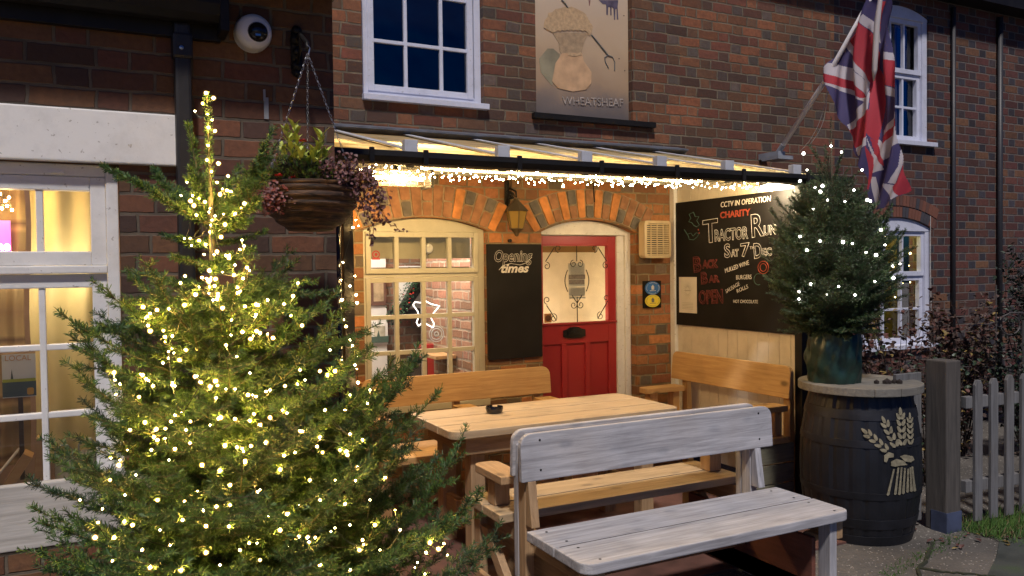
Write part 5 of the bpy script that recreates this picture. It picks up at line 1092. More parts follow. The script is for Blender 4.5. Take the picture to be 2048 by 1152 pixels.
# ------------------------------------------------------------------ benches and table
def plank(name, pts, ax, a, b, m, parent, bev=.005): g = MB(); g.prism(pts, ax, a, b); return g.build(name, m, parent, bevel=bev)
def board(name, x0, x1, y0, y1, z0, z1, m, parent, bev=.005, mt=None): g = MB(); g.box(x0, x1, y0, y1, z0, z1, mat=mt); return g.build(name, m, parent, bevel=bev)
def tilted(name, x0, x1, y, z0, z1, th_, tilt, m, parent, r=.05, axis='x', top_only=True):
    """back board along x, leaning by tilt degrees about its lower edge"""
    g = MB(); Mx = Matrix.Translation((0, y, z0)) @ Matrix.Rotation(R_(tilt), 4, 'X')
    g.prism(rrect(x0, x1, 0, z1-z0, r, 5, (0, 0, 1, 1)), 1, 0, th_, mat=Mx); return g.build(name, m, parent, bevel=.005)
def double_bench():
    th = thing('double_bench', 'grey weathered back to back bench in front of the table, nearest the camera', 'bench', (2.33, 3.1, 0))
    G = W_GREY; E = W_END
    plank('seat_plank', rrect(1.60, 3.035, 2.565, 2.791, .055, 5, (1, 1, 0, 0)), 2, .418, .46, G['X'], th)
    plank('seat_plank', rrect(1.60, 3.035, 2.801, 3.03, .02, 3, (0, 0, 0, 0)), 2, .418, .459, G['X'], th)
    plank('rear_seat_plank', rrect(1.60, 3.055, 3.29, 3.47, .02, 3, (0, 0, 0, 0)), 2, .418, .459, W_TABLE, th)
    plank('rear_seat_plank', rrect(1.60, 3.055, 3.480, 3.67, .04, 4, (0, 0, 1, 1)), 2, .418, .46, W_TABLE, th)
    for x0, x1, y0, y1, z1 in ((1.63, 3.02, 2.7905, 2.8015, .4565), (1.63, 3.04, 3.4695, 3.4805, .4565)): board('gap_shade', x0, x1, y0, y1, .425, z1, M_GAP_SHADE, th, 0)  # dark strips paint the shade between the seat planks
    a = tilted('back_board', 1.605, 3.06, 3.075, .655, .862, .028, -3, G['X'], th, .055)
    a = tilted('rear_back_board', 1.62, 3.05, 3.195, .655, .862, .028, 3, G['X'], th, .055)
    for z in (.70, .83):
        for x in (1.70, 2.97):
            g = MB(); g.lathe([(0, -.002), (.005, -.001), (.006, .001)], (x, 3.075+(z-.655)*.05, z), 8, 0, 'Y'); g.build('screw', M_IRON, th)
    for x in (1.70, 2.96):
        board('spacer', x-.025, x+.025, 3.12, 3.185, .66, .845, G['Z'], th, .003)
    for x in (1.68, 2.955):
        for y in (2.60, 2.75, 2.84, 2.98):
            g = MB(); q = x+rnd.uniform(-.012, .012); g.lathe([(0, .462), (.0045, .4615), (.0065, .4605), (0, .459)], (q, y, 0), 8); g.build('screw', M_IRON, th)
    # end frames
    for s, x in ((0, 1.655), (1, 2.955)):
        m = E
        board('leg', x-.022, x+.022, 2.60, 2.67, 0, .417, G['Z'] if s else E['Z'], th); board('leg', x-.022, x+.022, 3.58, 3.65, 0, .417, m['Z'], th)
        board('upright', x-.022, x+.022, 3.105, 3.165, 0, .80, (G if s else E)['Z'], th); board('upright', x-.020, x+.020, 3.175, 3.215, .2, .80, G['Z'], th)
        board('seat_bearer', x+.023, x+.06, 2.60, 3.65, .325, .417, m['Y'], th)
        for sg in (1, -1):
            g = MB(); y0, y1 = (2.66, 3.10) if sg > 0 else (3.59, 3.22)
            g.prism([(y0, .33), (y0-.07*sg*0+.09*sg, .33), (y1, .06), (y1, .0+.0), (y1-.03*sg, .0)], 0, x-.018, x+.020); g.build('brace', m['Y'], th, bevel=.003)
        g = MB(); g.prism([(3.10, .46), (3.045, .46), (3.075, .655), (3.10, .66)], 0, x-.020, x+.020); g.build('back_wedge', (G if s else E)['Z'], th, bevel=.003)
        board('foot_rail', x-.05, x-.023, 2.62, 3.6, .02, .12, m['Y'], th)
    board('end_panel', 2.905, 2.930, 2.68, 3.56, .02, .32, W_REDP, th); board('end_panel', 1.715, 1.74, 2.8, 3.56, .02, .32, E['Y'], th)
    board('stretcher', 1.75, 2.9, 3.11, 3.15, .16, .24, M_BR_BROWN, th)
    # rear arm rest on the left
    plank('armrest', rrect(1.615, 1.745, 3.30, 3.62, .045, 5, (0, 0, 1, 1)), 2, .590, .628, E['Y'], th); board('armrest_post', 1.64, 1.72, 3.42, 3.50, .461, .589, E['Z'], th)
    plank('armrest', rrect(2.91, 3.04, 3.30, 3.62, .045, 5, (0, 0, 1, 1)), 2, .590, .628, E['Y'], th); board('armrest_post', 2.94, 3.02, 3.42, 3.50, .461, .589, E['Z'], th)
    th.rotation_euler = (0, 0, 0)
double_bench()

def table():
    th = thing('pub_garden_table', 'long pine table with rounded corners between the benches, ashtray on it', 'table', (2.34, 4.18, 0))
    ys = [3.83, 4.035, 4.245, 4.50]
    for i in range(3):
        wch = (1, 1, 0, 0) if i == 0 else ((0, 0, 0, 0) if i == 1 else (0, 0, 1, 1))
        plank('tabletop_plank', rrect(1.60, 3.08, ys[i]+.005, ys[i+1]-.005, .06, 6, wch), 2, .698, .740+.0006*i, W_TABLE, th, .004)
    for y in ys[1:3]: board('gap_shade', 1.62, 3.06, y-.0055, y+.0055, .705, .7375, M_GAP_SHADE, th, 0)  # shade line between tabletop planks, painted as dark strips
    board('apron', 1.70, 2.98, 3.89, 3.925, .60, .697, W_END['X'], th); board('apron', 1.70, 2.98, 4.41, 4.445, .60, .697, W_END['X'], th)
    for x in (1.70, 2.90): board('end_rail', x, x+.04, 3.926, 4.409, .60, .697, W_END['Y'], th)
    for x in (1.745, 2.86):
        for y in (3.93, 4.33): board('leg', x, x+.085, y, y+.085, 0, .697, W_END['Z'], th)
    board('stretcher', 1.75, 2.94, 4.15, 4.19, .2, .29, W_END['X'], th)
    for x in (1.76, 2.88): board('foot_rail', x, x+.04, 4.02, 4.325, .2, .29, W_END['Y'], th)
    o = on_y(989, 826, 4.24); o = Vector((2.035, 4.235, .742)); a = thing('ashtray', 'small round black ashtray on the pine table', 'ashtray', o)
    g = MB(); n = 48; prof_o = [(.040, 0), (.047, .010), (.052, .034)]; vs = []
    g.lathe([(0, 0), (.040, 0), (.047, .010), (.052, .028), (.045, .028), (.040, .010), (0, .006)], o, n)
    for i in range(12):
        if i % 3 == 2: continue
        A = [(r*math.cos(R_(i*30+dd)), r*math.sin(R_(i*30+dd))) for r in (.045, .0525) for dd in (-12, 0, 12)]
        g.prism([(o.x+p[0], o.y+p[1]) for p in (A[0], A[1], A[2], A[5], A[4], A[3])], 2, o.z+.0275, o.z+.038)
    g.build('bowl', M_BLACKG, a, smooth=False)
table()

def wall_bench():
    th = thing('wall_bench', 'yellow pine bench with arms against the brick under the porch window', 'bench', (2.15, 5.0, 0))
    m = W_PINE
    tilted('back_board', 1.47, 2.85, 4.99, .695, .885, .032, -6, m['X'], th, .06)
    plank('seat_plank', rrect(1.44, 2.86, 4.56, 4.77, .05, 5, (1, 1, 0, 0)), 2, .418, .46, m['X'], th); plank('seat_plank', rrect(1.44, 2.86, 4.775, 4.98, .02, 3, (0, 0, 0, 0)), 2, .418, .459, m['X'], th)
    for x in (1.50, 2.14, 2.76):
        plank('armrest', rrect(x-.065, x+.065, 4.62, 4.965, .045, 5, (1, 1, 0, 0)), 2, .640, .678, m['Y'], th)
        board('armrest_post', x-.035, x+.035, 4.66, 4.73, .461, .639, m['Z'], th)
        g = MB(); g.prism([(5.03, .0), (5.09, .0), (5.075, .86), (5.035, .86)], 0, x-.022, x+.022); g.build('upright', m['Z'], th, bevel=.003)
        board('leg', x-.035, x+.035, 4.62, 4.69, 0, .417, m['Z'], th); board('seat_bearer', x-.018, x+.018, 4.70, 5.028, .33, .417, m['Y'], th)
wall_bench()

def screen_bench():
    th = thing('screen_bench', 'yellow pine bench with arms standing along the cream side screen', 'bench', (3.85, 4.45, 0)); m = W_PINE
    Mx = Matrix.Translation((4.02, 0, .70)) @ Matrix.Rotation(R_(6), 4, 'Y')
    g = MB(); g.prism(rrect(3.90, 5.13, 0, .215, .05, 5, (0, 0, 1, 1)), 0, 0, .032, mat=Mx); g.build('back_board', m['Y'], th, bevel=.005)
    plank('seat_plank', [(x, y) for x, y in rrect(3.60, 3.80, 3.88, 5.13, .05, 5, (1, 0, 0, 1))], 2, .418, .46, m['Y'], th); board('seat_plank', 3.805, 4.01, 3.88, 5.13, .418, .459, m['Y'], th)
    for y in (3.965, 5.02):
        plank('armrest', rrect(3.66, 4.015, y-.065, y+.065, .045, 5, (1, 0, 0, 1)), 2, .620, .660, m['X'], th)
        board('armrest_post', 3.71, 3.78, y-.035, y+.035, .461, .619, m['Z'], th); board('armrest_post', 3.93, 3.99, y-.035, y+.035, .461, .619, m['Z'], th)
        g = MB(); g.prism([(4.065, 0), (4.13, 0), (4.10, .88), (4.07, .88)], 1, y-.03, y+.03); g.build('upright', m['Z'], th, bevel=.003)
        board('leg', 3.66, 3.73, y-.035, y+.035, 0, .417, m['Z'], th)
    for k in range(3): board('end_panel', 3.66, 4.06, 3.895, 3.915, .03+.13*k, .03+.13*k+.122, W_GREEN, th, .004)
screen_bench()

def white_bench():
    th = thing('white_bench', 'white washed plank bench back at the lower left under the left window', 'bench', (-.6, 3.1, 0)); y = 3.10
    a = on_y(0, 975, y); b = on_y(0, 1107, y)
    board('back_board', -1.6, .28, y, y+.035, b.z, a.z, W_BENCHW, th)
    board('seat_plank', -1.6, .28, y-.45, y-.03, .41, .45, W_BENCHW, th)
    for x in (-1.5, .16): board('upright', x, x+.06, y+.036, y+.08, 0, .86, W_BENCHW, th); board('leg', x, x+.06, y-.42, y-.36, 0, .409, W_BENCHW, th)
white_bench()

# ------------------------------------------------------------------ barrel with potted tree
BC = Vector((4.068, 3.382, 0)); BC = at_t(1719, 900, 4.80); BC.z = 0
def brad(z): k = (z-.42)/.42; return .336-.056*k*k
def barrel():
    th = thing('oak_barrel', 'big black painted barrel with a pale wheatsheaf stencil, round wooden top', 'barrel', BC)
    g = MB(); n = 96; vs = []
    rows = 28
    for i in range(rows+1):
        z = .845*i/rows
        for j in range(n):
            a = 2*math.pi*j/n; r = brad(z)-(.0045 if j % 4 == 0 else 0)+(((j//4)*7) % 5-2)*.0009; vs.append((BC.x+r*math.cos(a), BC.y+r*math.sin(a), z))
    g.add(vs, [(i*n+j, i*n+(j+1) % n, (i+1)*n+(j+1) % n, (i+1)*n+j) for i in range(rows) for j in range(n)])
    g.build('staves', plain('black_barrel_paint', (.008, .009, .013), .45, var=.5, scale=5, bmp=.3), th, fix=False)
    for z0, z1 in ((.0, .055), (.10, .155), (.27, .31), (.56, .60), (.71, .765)):
        g = MB(); g.lathe([(brad(z0)+.0005, z0), (brad(z0)+.0028, z0+.001), (brad((z0+z1)/2)+.003, (z0+z1)/2), (brad(z1)+.0028, z1-.001), (brad(z1)+.0005, z1)], BC, 96); g.build('hoop', plain('hoop_paint', (.012, .013, .018), .5, .2, var=.5, scale=9), th)
    # lid planks
    g = MB(); R0 = .343; k = 5
    for i in range(k):
        x0, x1 = -R0+2*R0*i/k+.002, -R0+2*R0*(i+1)/k-.002; P = []
        N_ = 10
        for j in range(N_+1): x = x0+(x1-x0)*j/N_; P.append((BC.x+x, BC.y-math.sqrt(max(0, R0*R0-x*x))))
        for j in range(N_+1): x = x1+(x0-x1)*j/N_; P.append((BC.x+x, BC.y+math.sqrt(max(0, R0*R0-x*x))))
        g.prism(P, 2, .847, .892)
    g.build('lid', W_LID, th, bevel=.004)
    # stencil
    def hit(px, py):
        d = ray(px, py); t_ = 4.2; R = .35
        for _ in range(12):
            a = d.x*d.x+d.y*d.y; b = 2*((CAM.x-BC.x)*d.x+(CAM.y-BC.y)*d.y); c = (CAM.x-BC.x)**2+(CAM.y-BC.y)**2-(R+.0075)**2; D = max(0, b*b-4*a*c); t_ = (-b-math.sqrt(D))/(2*a); R = brad(CAM.z+d.z*t_)
        return CAM+d*t_
    g = MB()
    def shape(P):
        V = [hit(*p) for p in P]; c = sum(V, Vector())/len(V); r = Vector((c.x-BC.x, c.y-BC.y, 0)); cc = hit(sum(p[0] for p in P)/len(P), sum(p[1] for p in P)/len(P)); n = len(V)
        g.add(V+[cc], [(i, (i+1) % n, n) for i in range(n)])
    def z8(x, y): return (1560+x/2.879, 560+y/2.879)
    def leafp(cx, cy, ln, wd, ang):
        P = []
        for i in range(10):
            t_ = i/10*2*math.pi; x, y = ln/2*math.cos(t_), wd/2*math.sin(t_)*(1-.3*math.cos(t_)); P.append(z8(cx+x*math.cos(ang)-y*math.sin(ang), cy+x*math.sin(ang)+y*math.cos(ang)))
        shape(P)
    def ear(x0, y0, x1, y1, n, ln, wd):
        a = math.atan2(y1-y0, x1-x0); L_ = math.hypot(x1-x0, y1-y0)
        for i in range(n):
            f = i/(n-.3); cx, cy = x0+(x1-x0)*f, y0+(y1-y0)*f
            for s in (-1, 1): leafp(cx+math.cos(a+s*1.1)*wd*.8, cy+math.sin(a+s*1.1)*wd*.8, ln, wd, a+s*.45)
        leafp(x1+math.cos(a)*ln*.2, y1+math.sin(a)*ln*.2, ln*1.1, wd, a)
    ear(610, 975, 492, 875, 4, 44, 20); ear(665, 950, 600, 812, 4, 44, 20); ear(706, 940, 694, 765, 5, 44, 20); ear(752, 935, 748, 790, 5, 38, 14)
    for P in ([(600, 1010), (625, 990), (655, 1000), (655, 1020), (625, 1025), (615, 1050), (600, 1045)], [(690, 1015), (720, 1005), (765, 1015), (775, 1035), (755, 1050), (720, 1045)], [(640, 1045), (670, 1030), (710, 1040), (735, 1065), (700, 1068), (665, 1075), (640, 1070)]): shape([z8(*p) for p in P])
    tops = [(860, 175), (900, 160), (930, 157), (960, 165), (990, 170), (1010, 160), (1028, 150)]; bots = [(805, 415), (872, 408), (910, 410), (945, 402), (985, 388), (1020, 382), (1050, 378)]
    for (a, b), (c, d) in zip(tops, bots):
        q = [(1600+x/4.571, 900+y/4.571) for x, y in ((a-8, b), (a+8, b), ((a+c)/2+8, (b+d)/2), (c+13, d-8), (c, d+4), (c-13, d-4), ((a+c)/2-10, (b+d)/2))]; shape(q)
    g.build('wheatsheaf_stencil', plain('gold_stencil_paint', (.22, .195, .13), .8, var=.4, scale=40, bmp=0), th, fix=False)
barrel()

# ------------------------------------------------------------------ conifers
def conifer_mesh(segs, nlen, nwid, dens, flat, seed):
    """needles for a list of twigs (p0, p1, tone): numpy arrays of verts, faces, tint"""
    rs = np.random.RandomState(seed); P0 = np.array([s[0] for s in segs]); P1 = np.array([s[1] for s in segs]); tone = np.array([s[2] for s in segs]); young = np.array([s[3] for s in segs])
    Ls = np.linalg.norm(P1-P0, axis=1); cnt = np.maximum(2, (Ls*dens*rs.uniform(.8, 1.15, len(Ls)))).astype(int)
    idx = np.repeat(np.arange(len(segs)), cnt); n = len(idx); f = rs.rand(n)
    D = (P1-P0)/np.maximum(Ls, 1e-6)[:, None]; d = D[idx]; base = P0[idx]+d*(Ls[idx]*f)[:, None]
    up = np.tile(np.array([0, 0, 1.]), (n, 1)); side = np.cross(d, up); sl = np.linalg.norm(side, axis=1); bad = sl < 1e-3; side[bad] = [1, 0, 0]; sl[bad] = 1; side /= sl[:, None]; u2 = np.cross(side, d)
    a = rs.uniform(0, 2*np.pi, n); ca, sa = np.cos(a), np.sin(a)*flat+.25*(1-flat)
    out = side*ca[:, None]+u2*sa[:, None]; out /= np.maximum(np.linalg.norm(out, axis=1), 1e-6)[:, None]
    nd = out*rs.uniform(.75, 1., n)[:, None]+d*rs.uniform(.45, .95, n)[:, None]; nd /= np.linalg.norm(nd, axis=1)[:, None]
    L_ = nlen*rs.uniform(.7, 1.15, n)*(1-.25*f); w = np.cross(nd, rs.normal(size=(n, 3))); w /= np.maximum(np.linalg.norm(w, axis=1), 1e-6)[:, None]; w *= nwid/2
    V = np.empty((n, 4, 3)); V[:, 0] = base-w*.6; V[:, 1] = base+w*.6; V[:, 2] = base+nd*(L_*.75)[:, None]+w; V[:, 3] = base+nd*L_[:, None]-w*.3
    F = np.arange(n*4).reshape(n, 4); T = np.clip(tone[idx]+young[idx]*f*.35+rs.normal(0, .10, n), 0, 1)
    return V.reshape(-1, 3), F, T
def mesh_np(name, V, F, T, m, parent):
    me = bpy.data.meshes.new(name); me.vertices.add(len(V)); me.vertices.foreach_set('co', V.astype(np.float32).ravel())
    me.loops.add(F.size); me.loops.foreach_set('vertex_index', F.astype(np.int32).ravel()); me.polygons.add(len(F)); me.polygons.foreach_set('loop_start', np.arange(0, F.size, 4, dtype=np.int32))
    me.polygons.foreach_set('loop_total', np.full(len(F), 4, dtype=np.int32)) if hasattr(me.polygons[0], 'loop_total') and not me.polygons[0].bl_rna.properties['loop_total'].is_readonly else None
    at = me.attributes.new('tint', 'FLOAT', 'FACE'); at.data.foreach_set('value', T.astype(np.float32)); me.materials.append(m); me.update(); me.validate()
    o = bpy.data.objects.new(name, me); COL.objects.link(o); adopt(o, parent); return o
def grow(p, d, ln, depth, r, tone, segs, wood_, rs, shoot=.055, curve=.1, spread=50, plane=True, sub=.62):
    """one bough: an axis in short segments, with paired side shoots lying roughly in the bough's own plane"""
    d = d.normalized(); n = max(2, int(ln/shoot)); st = ln/n; P = [p.copy()]; side = d.cross(Vector((0, 0, 1)))
    if side.length < .1: side = Vector((1, 0, 0))
    side.normalize()
    for i in range(n):
        f = (i+1)/n; d2 = (d+Vector((rs.gauss(0, .05), rs.gauss(0, .05), rs.gauss(0, .04)+curve*f))).normalized(); q = P[-1]+d2*st
        segs.append((tuple(P[-1]), tuple(q), tone+rs.gauss(0, .05), 1. if f > .6 or depth == 0 else .2)); P.append(q); d = d2
        if depth > 0 and (i < n-1 or depth > 1):
            for s in (-1, 1):
                if rs.random() < .1: continue
                l2 = ln*(1-f*.82)*sub*rs.uniform(.75, 1.1)
                if l2 < .028: continue
                a = R_(spread*rs.uniform(.8, 1.15)); dd = d2*math.cos(a)+side*s*math.sin(a)+Vector((0, 0, rs.gauss(.02, .12)))
                grow(q, dd, min(l2, .30), depth-1, r*.5, tone, segs, wood_, rs, shoot, curve*.5, spread, plane, sub)
    wood_.append((P, r))
def needle_trunk(wood_, trunk, m, parent, name='branches'):
    g = MB()
    for P, r in wood_:
        k = len(P); g.tube(P, [max(.0009, r*(1-.8*i/(k-1))) for i in range(k)], 4 if r < .004 else 6)
    g.build(name, m, parent, fix=False)

def big_tree():
    rs = random.Random(11); T0 = at_t(440, 1180, 2.42); T0.z = .0
    topP = at_t(414, 190, 2.42); kk = at_t(427, 560, 2.42)
    th = thing('christmas_tree', 'large bushy fir tree with warm lights at the left foreground', 'Christmas tree', T0)
    def axis(z):
        if z > kk.z: f = (z-kk.z)/(topP.z-kk.z); return kk.lerp(topP, f)
        f = z/kk.z; return Vector((T0.x+(kk.x-T0.x)*f, T0.y+(kk.y-T0.y)*f, z))
    TR = [axis(z) for z in [0, .3, .6, .9, 1.2, 1.45, 1.6, 1.75, 1.85, 1.95, topP.z]]
    g = MB(); g.tube(TR, [.034, .031, .028, .025, .021, .014, .010, .008, .006, .004, .002], 12); mb_ = plain('fir_bark', (.12, .11, .07), .85, var=.3, scale=40, bmp=.8); g.build('trunk', mb_, th, smooth=True)
    segs = []; wd = []
    right = Vector((math.cos(YAW), -math.sin(YAW), 0)); back = Vector((math.sin(YAW), math.cos(YAW), 0))
    # leader needles
    z = 1.80
    while z < topP.z-.01: a, b = axis(z), axis(min(z+.03, topP.z)); segs.append((tuple(a), tuple(b), .35, .6)); segs.append((tuple(a), tuple(b), .4, .6)); z += .03
    # hand placed upper boughs: (tip px, tip py, depth offset, base z)
    def bough(tx, ty, dt, bz, depth, tone, curve, r=.006, sub=.5):
        if depth == 1: sub = .26
        tip = at_t(tx, ty, 2.42+dt); b = axis(bz); v = tip-b; d0 = v.normalized()-Vector((0, 0, curve*.45)); grow(b, d0, v.length*1.10, depth, r, tone, segs, wd, rs, .033, curve*.09, 48, sub=sub); segs.extend(segs[-30:] if depth == 1 else [])
    for args in ((237, 296, .05, 1.73, 1, .38, .3), (372, 262, .02, 1.72, 1, .42, .3), (566, 275, .0, 1.70, 1, .42, .3), (560, 335, -.12, 1.70, 1, .42, .2), (540, 300, .06, 1.72, 1, .40, .3), (300, 330, .10, 1.72, 1, .40, .3), (500, 400, -.18, 1.68, 1, .45, .2), (330, 380, -.15, 1.72, 1, .42, .2), (470, 330, .18, 1.74, 1, .3, .3),
                 (265, 545, -.02, 1.53, 2, .36, .2), (600, 540, .0, 1.53, 2, .38, .2), (300, 620, -.25, 1.50, 2, .42, .1), (560, 625, -.25, 1.50, 2, .45, .1), (640, 560, .12, 1.52, 2, .3, .2), (250, 610, .18, 1.5, 2, .3, .2), (345, 505, -.1, 1.60, 1, .42, .2), (505, 500, -.1, 1.60, 1, .42, .2), (440, 520, -.22, 1.60, 1, .45, .1), (340, 470, .1, 1.66, 1, .36, .2), (520, 455, .1, 1.66, 1, .36, .2)):
        bough(*args)
    # whorls below
    zz = 1.40; w_ = 0
    while zz > .18:
        k = (1.40-zz)/1.2; Lr = .40+.46*min(1, k*1.55); nb = 11+int(5*k); a0 = rs.random()*6.28
        for j in range(nb):
            a = a0+j/nb*2*math.pi+rs.uniform(-.2, .2); dirh = right*math.cos(a)+back*math.sin(a); ca = math.cos(a)
            ln = Lr*rs.uniform(.78, 1.10)*(1.0 if ca > .3 else (.88-.36*k if ca < -.3 else .90))
            if math.sin(a) > .25: ln *= .85
            el = R_(rs.uniform(12, 34)-10*k)
            d = dirh*math.cos(el)+Vector((0, 0, math.sin(el))); tone = .34+rs.gauss(0, .14)-.08*k
            grow(axis(zz)+Vector((0, 0, rs.uniform(-.03, .03))), d, ln, 2, .005, tone, segs, wd, rs, .062, .08, 44, sub=.5)
        zz -= .085; w_ += 1
    nm = needle_mat('fir_needle', [(0, (.008, .026, .011)), (.3, (.020, .062, .018)), (.6, (.045, .11, .022)), (.85, (.09, .17, .03)), (1., (.15, .23, .045))], .55)
    V, F, T = conifer_mesh(segs, .0225, .0030, 850, .7, 5)
    mesh_np('needles', V, F, T, nm, th); needle_trunk(wd, None, plain('twig_bark', (.085, .085, .04), .8, var=.3, scale=30, bmp=0), th)
    print('BIG TREE', len(segs), len(F))
    # pot under it
    g = MB(); g.lathe([(0, 0), (.17, 0), (.21, .30), (.22, .31), (.19, .31), (.17, .27), (0, .27)], (T0.x, T0.y, 0), 32); g.build('pot', M_BLACK, th, smooth=True)
    # lights: pixel-dense helix through the crown
    P1 = [(412, 186), (427, 196), (405, 207), (390, 222), (415, 228), (424, 240), (417, 255), (430, 262), (416, 291), (414, 320), (437, 327), (423, 343), (374, 365), (434, 365), (445, 378), (462, 383), (456, 352), (398, 397), (410, 404), (385, 391), (470, 428), (489, 407), (430, 432), (447, 428), (482, 416),
          (381, 402), (388, 411), (369, 477), (398, 481), (383, 491), (411, 489), (434, 503), (459, 510), (484, 480), (488, 492), (480, 499), (458, 516), (470, 530), (419, 541), (445, 544), (494, 535), (486, 557), (499, 541), (475, 575), (479, 582), (413, 557), (429, 572), (418, 587), (426, 600), (445, 616), (468, 550), (474, 586)]
    P2 = [(286, 614), (314, 620), (295, 633), (300, 627), (291, 636), (301, 662), (296, 651), (338, 618), (369, 610), (345, 672), (330, 684), (344, 697), (348, 706), (326, 726), (337, 716), (372, 700), (300, 662), (490, 613), (512, 609), (517, 610), (535, 600), (568, 608), (586, 592), (596, 566), (510, 634), (452, 690), (474, 713), (512, 629), (507, 672), (520, 666),
          (513, 662), (535, 668), (546, 676), (390, 753), (404, 765), (420, 773), (435, 771), (452, 778), (470, 778), (496, 790), (505, 790), (512, 793), (540, 780), (570, 772), (595, 768), (600, 740), (640, 742), (655, 750), (670, 742), (700, 680), (710, 730), (240, 768), (230, 760), (228, 745), (232, 789), (278, 794), (285, 750), (292, 758), (345, 766), (350, 772)]
    P3 = [(290, 845), (312, 858), (308, 874), (315, 880), (303, 900), (330, 877), (350, 898), (380, 886), (338, 920), (450, 891), (474, 894), (490, 922), (404, 930), (440, 941), (395, 982), (460, 970), (490, 926), (540, 835), (565, 820), (592, 856), (600, 862), (532, 885), (502, 892), (568, 911), (590, 905), (640, 875), (700, 868), (650, 820), (725, 880), (680, 900),
          (272, 950), (205, 1018), (196, 1045), (228, 1075), (225, 1122), (190, 1075), (284, 1100), (300, 1134), (265, 1050), (340, 1090), (315, 1000), (407, 1020), (408, 987), (412, 1052), (537, 1031), (575, 1028), (560, 1060), (598, 1073), (630, 1075), (662, 1063), (576, 1092), (690, 1008), (725, 1080), (740, 1000), (770, 955), (645, 905), (693, 903), (715, 935)]
    P4 = [(735, 807), (740, 780), (690, 820), (700, 790), (660, 700), (610, 760), (634, 893), (860, 1085), (888, 1087), (852, 1105), (877, 1098), (895, 1110), (835, 1125), (850, 1148), (830, 1135), (700, 1140), (640, 1130), (520, 1120), (480, 1100), (440, 1130), (362, 1140), (345, 1085), (790, 1020), (800, 1060), (760, 1100), (560, 940), (520, 980), (460, 1010), (620, 960), (670, 960),
          (372, 860), (420, 850), (470, 838), (520, 850), (350, 830), (260, 860), (255, 900), (240, 920), (220, 960), (160, 1000), (250, 990), (640, 1000), (700, 1050), (750, 1050), (600, 1010), (365, 1040), (320, 1060)]
    P5 = [(int(rs.gauss(470, 95)), int(rs.uniform(590, 900))) for _ in range(34)]+[(int(rs.uniform(200, 860)), int(rs.uniform(900, 1150))) for _ in range(20)]+[(int(rs.gauss(425, 28)), int(rs.uniform(380, 600))) for _ in range(26)]
    segm = np.array([[(a[0]+b[0])/2, (a[1]+b[1])/2, (a[2]+b[2])/2] for a, b, *_ in segs]); C = np.array(CAM); rel = segm-C
    tt = rel@np.array(fw); pxs = 1024+FPX*(rel@np.array(rt))/tt; pys = 576+FPX*(rel@np.array(dn))/tt
    def place(px, py):
        d = np.hypot(pxs-px, pys-py); m = d < 26
        if m.sum() < 1: t_ = 2.40
        else: t_ = float(np.percentile(tt[m], 4))-.012
        return at_t(px, py, t_)
    for nm_, P in (('at the narrow top of the large tree', P1), ('winding round the upper middle of the large tree', P2), ('winding round the lower half of the large tree', P3), ('at the foot and right boughs of the large tree', P4), ('deep between the middle boughs of the large tree', P5)):
        Q = [place(*p) for p in P]; C_ = []
        for a, b in zip(Q[:-1], Q[1:]):
            if (a-b).length < .16: C_.append([a+Vector((0, 0, -.006)), a.lerp(b, .5)-Vector((0, 0, .018)), b+Vector((0, 0, -.006))])
        string('tree_lights', 'warm white fairy lights '+nm_, Q, C_ or [[Q[0], Q[1]]], BM_T, .0012)
big_tree()

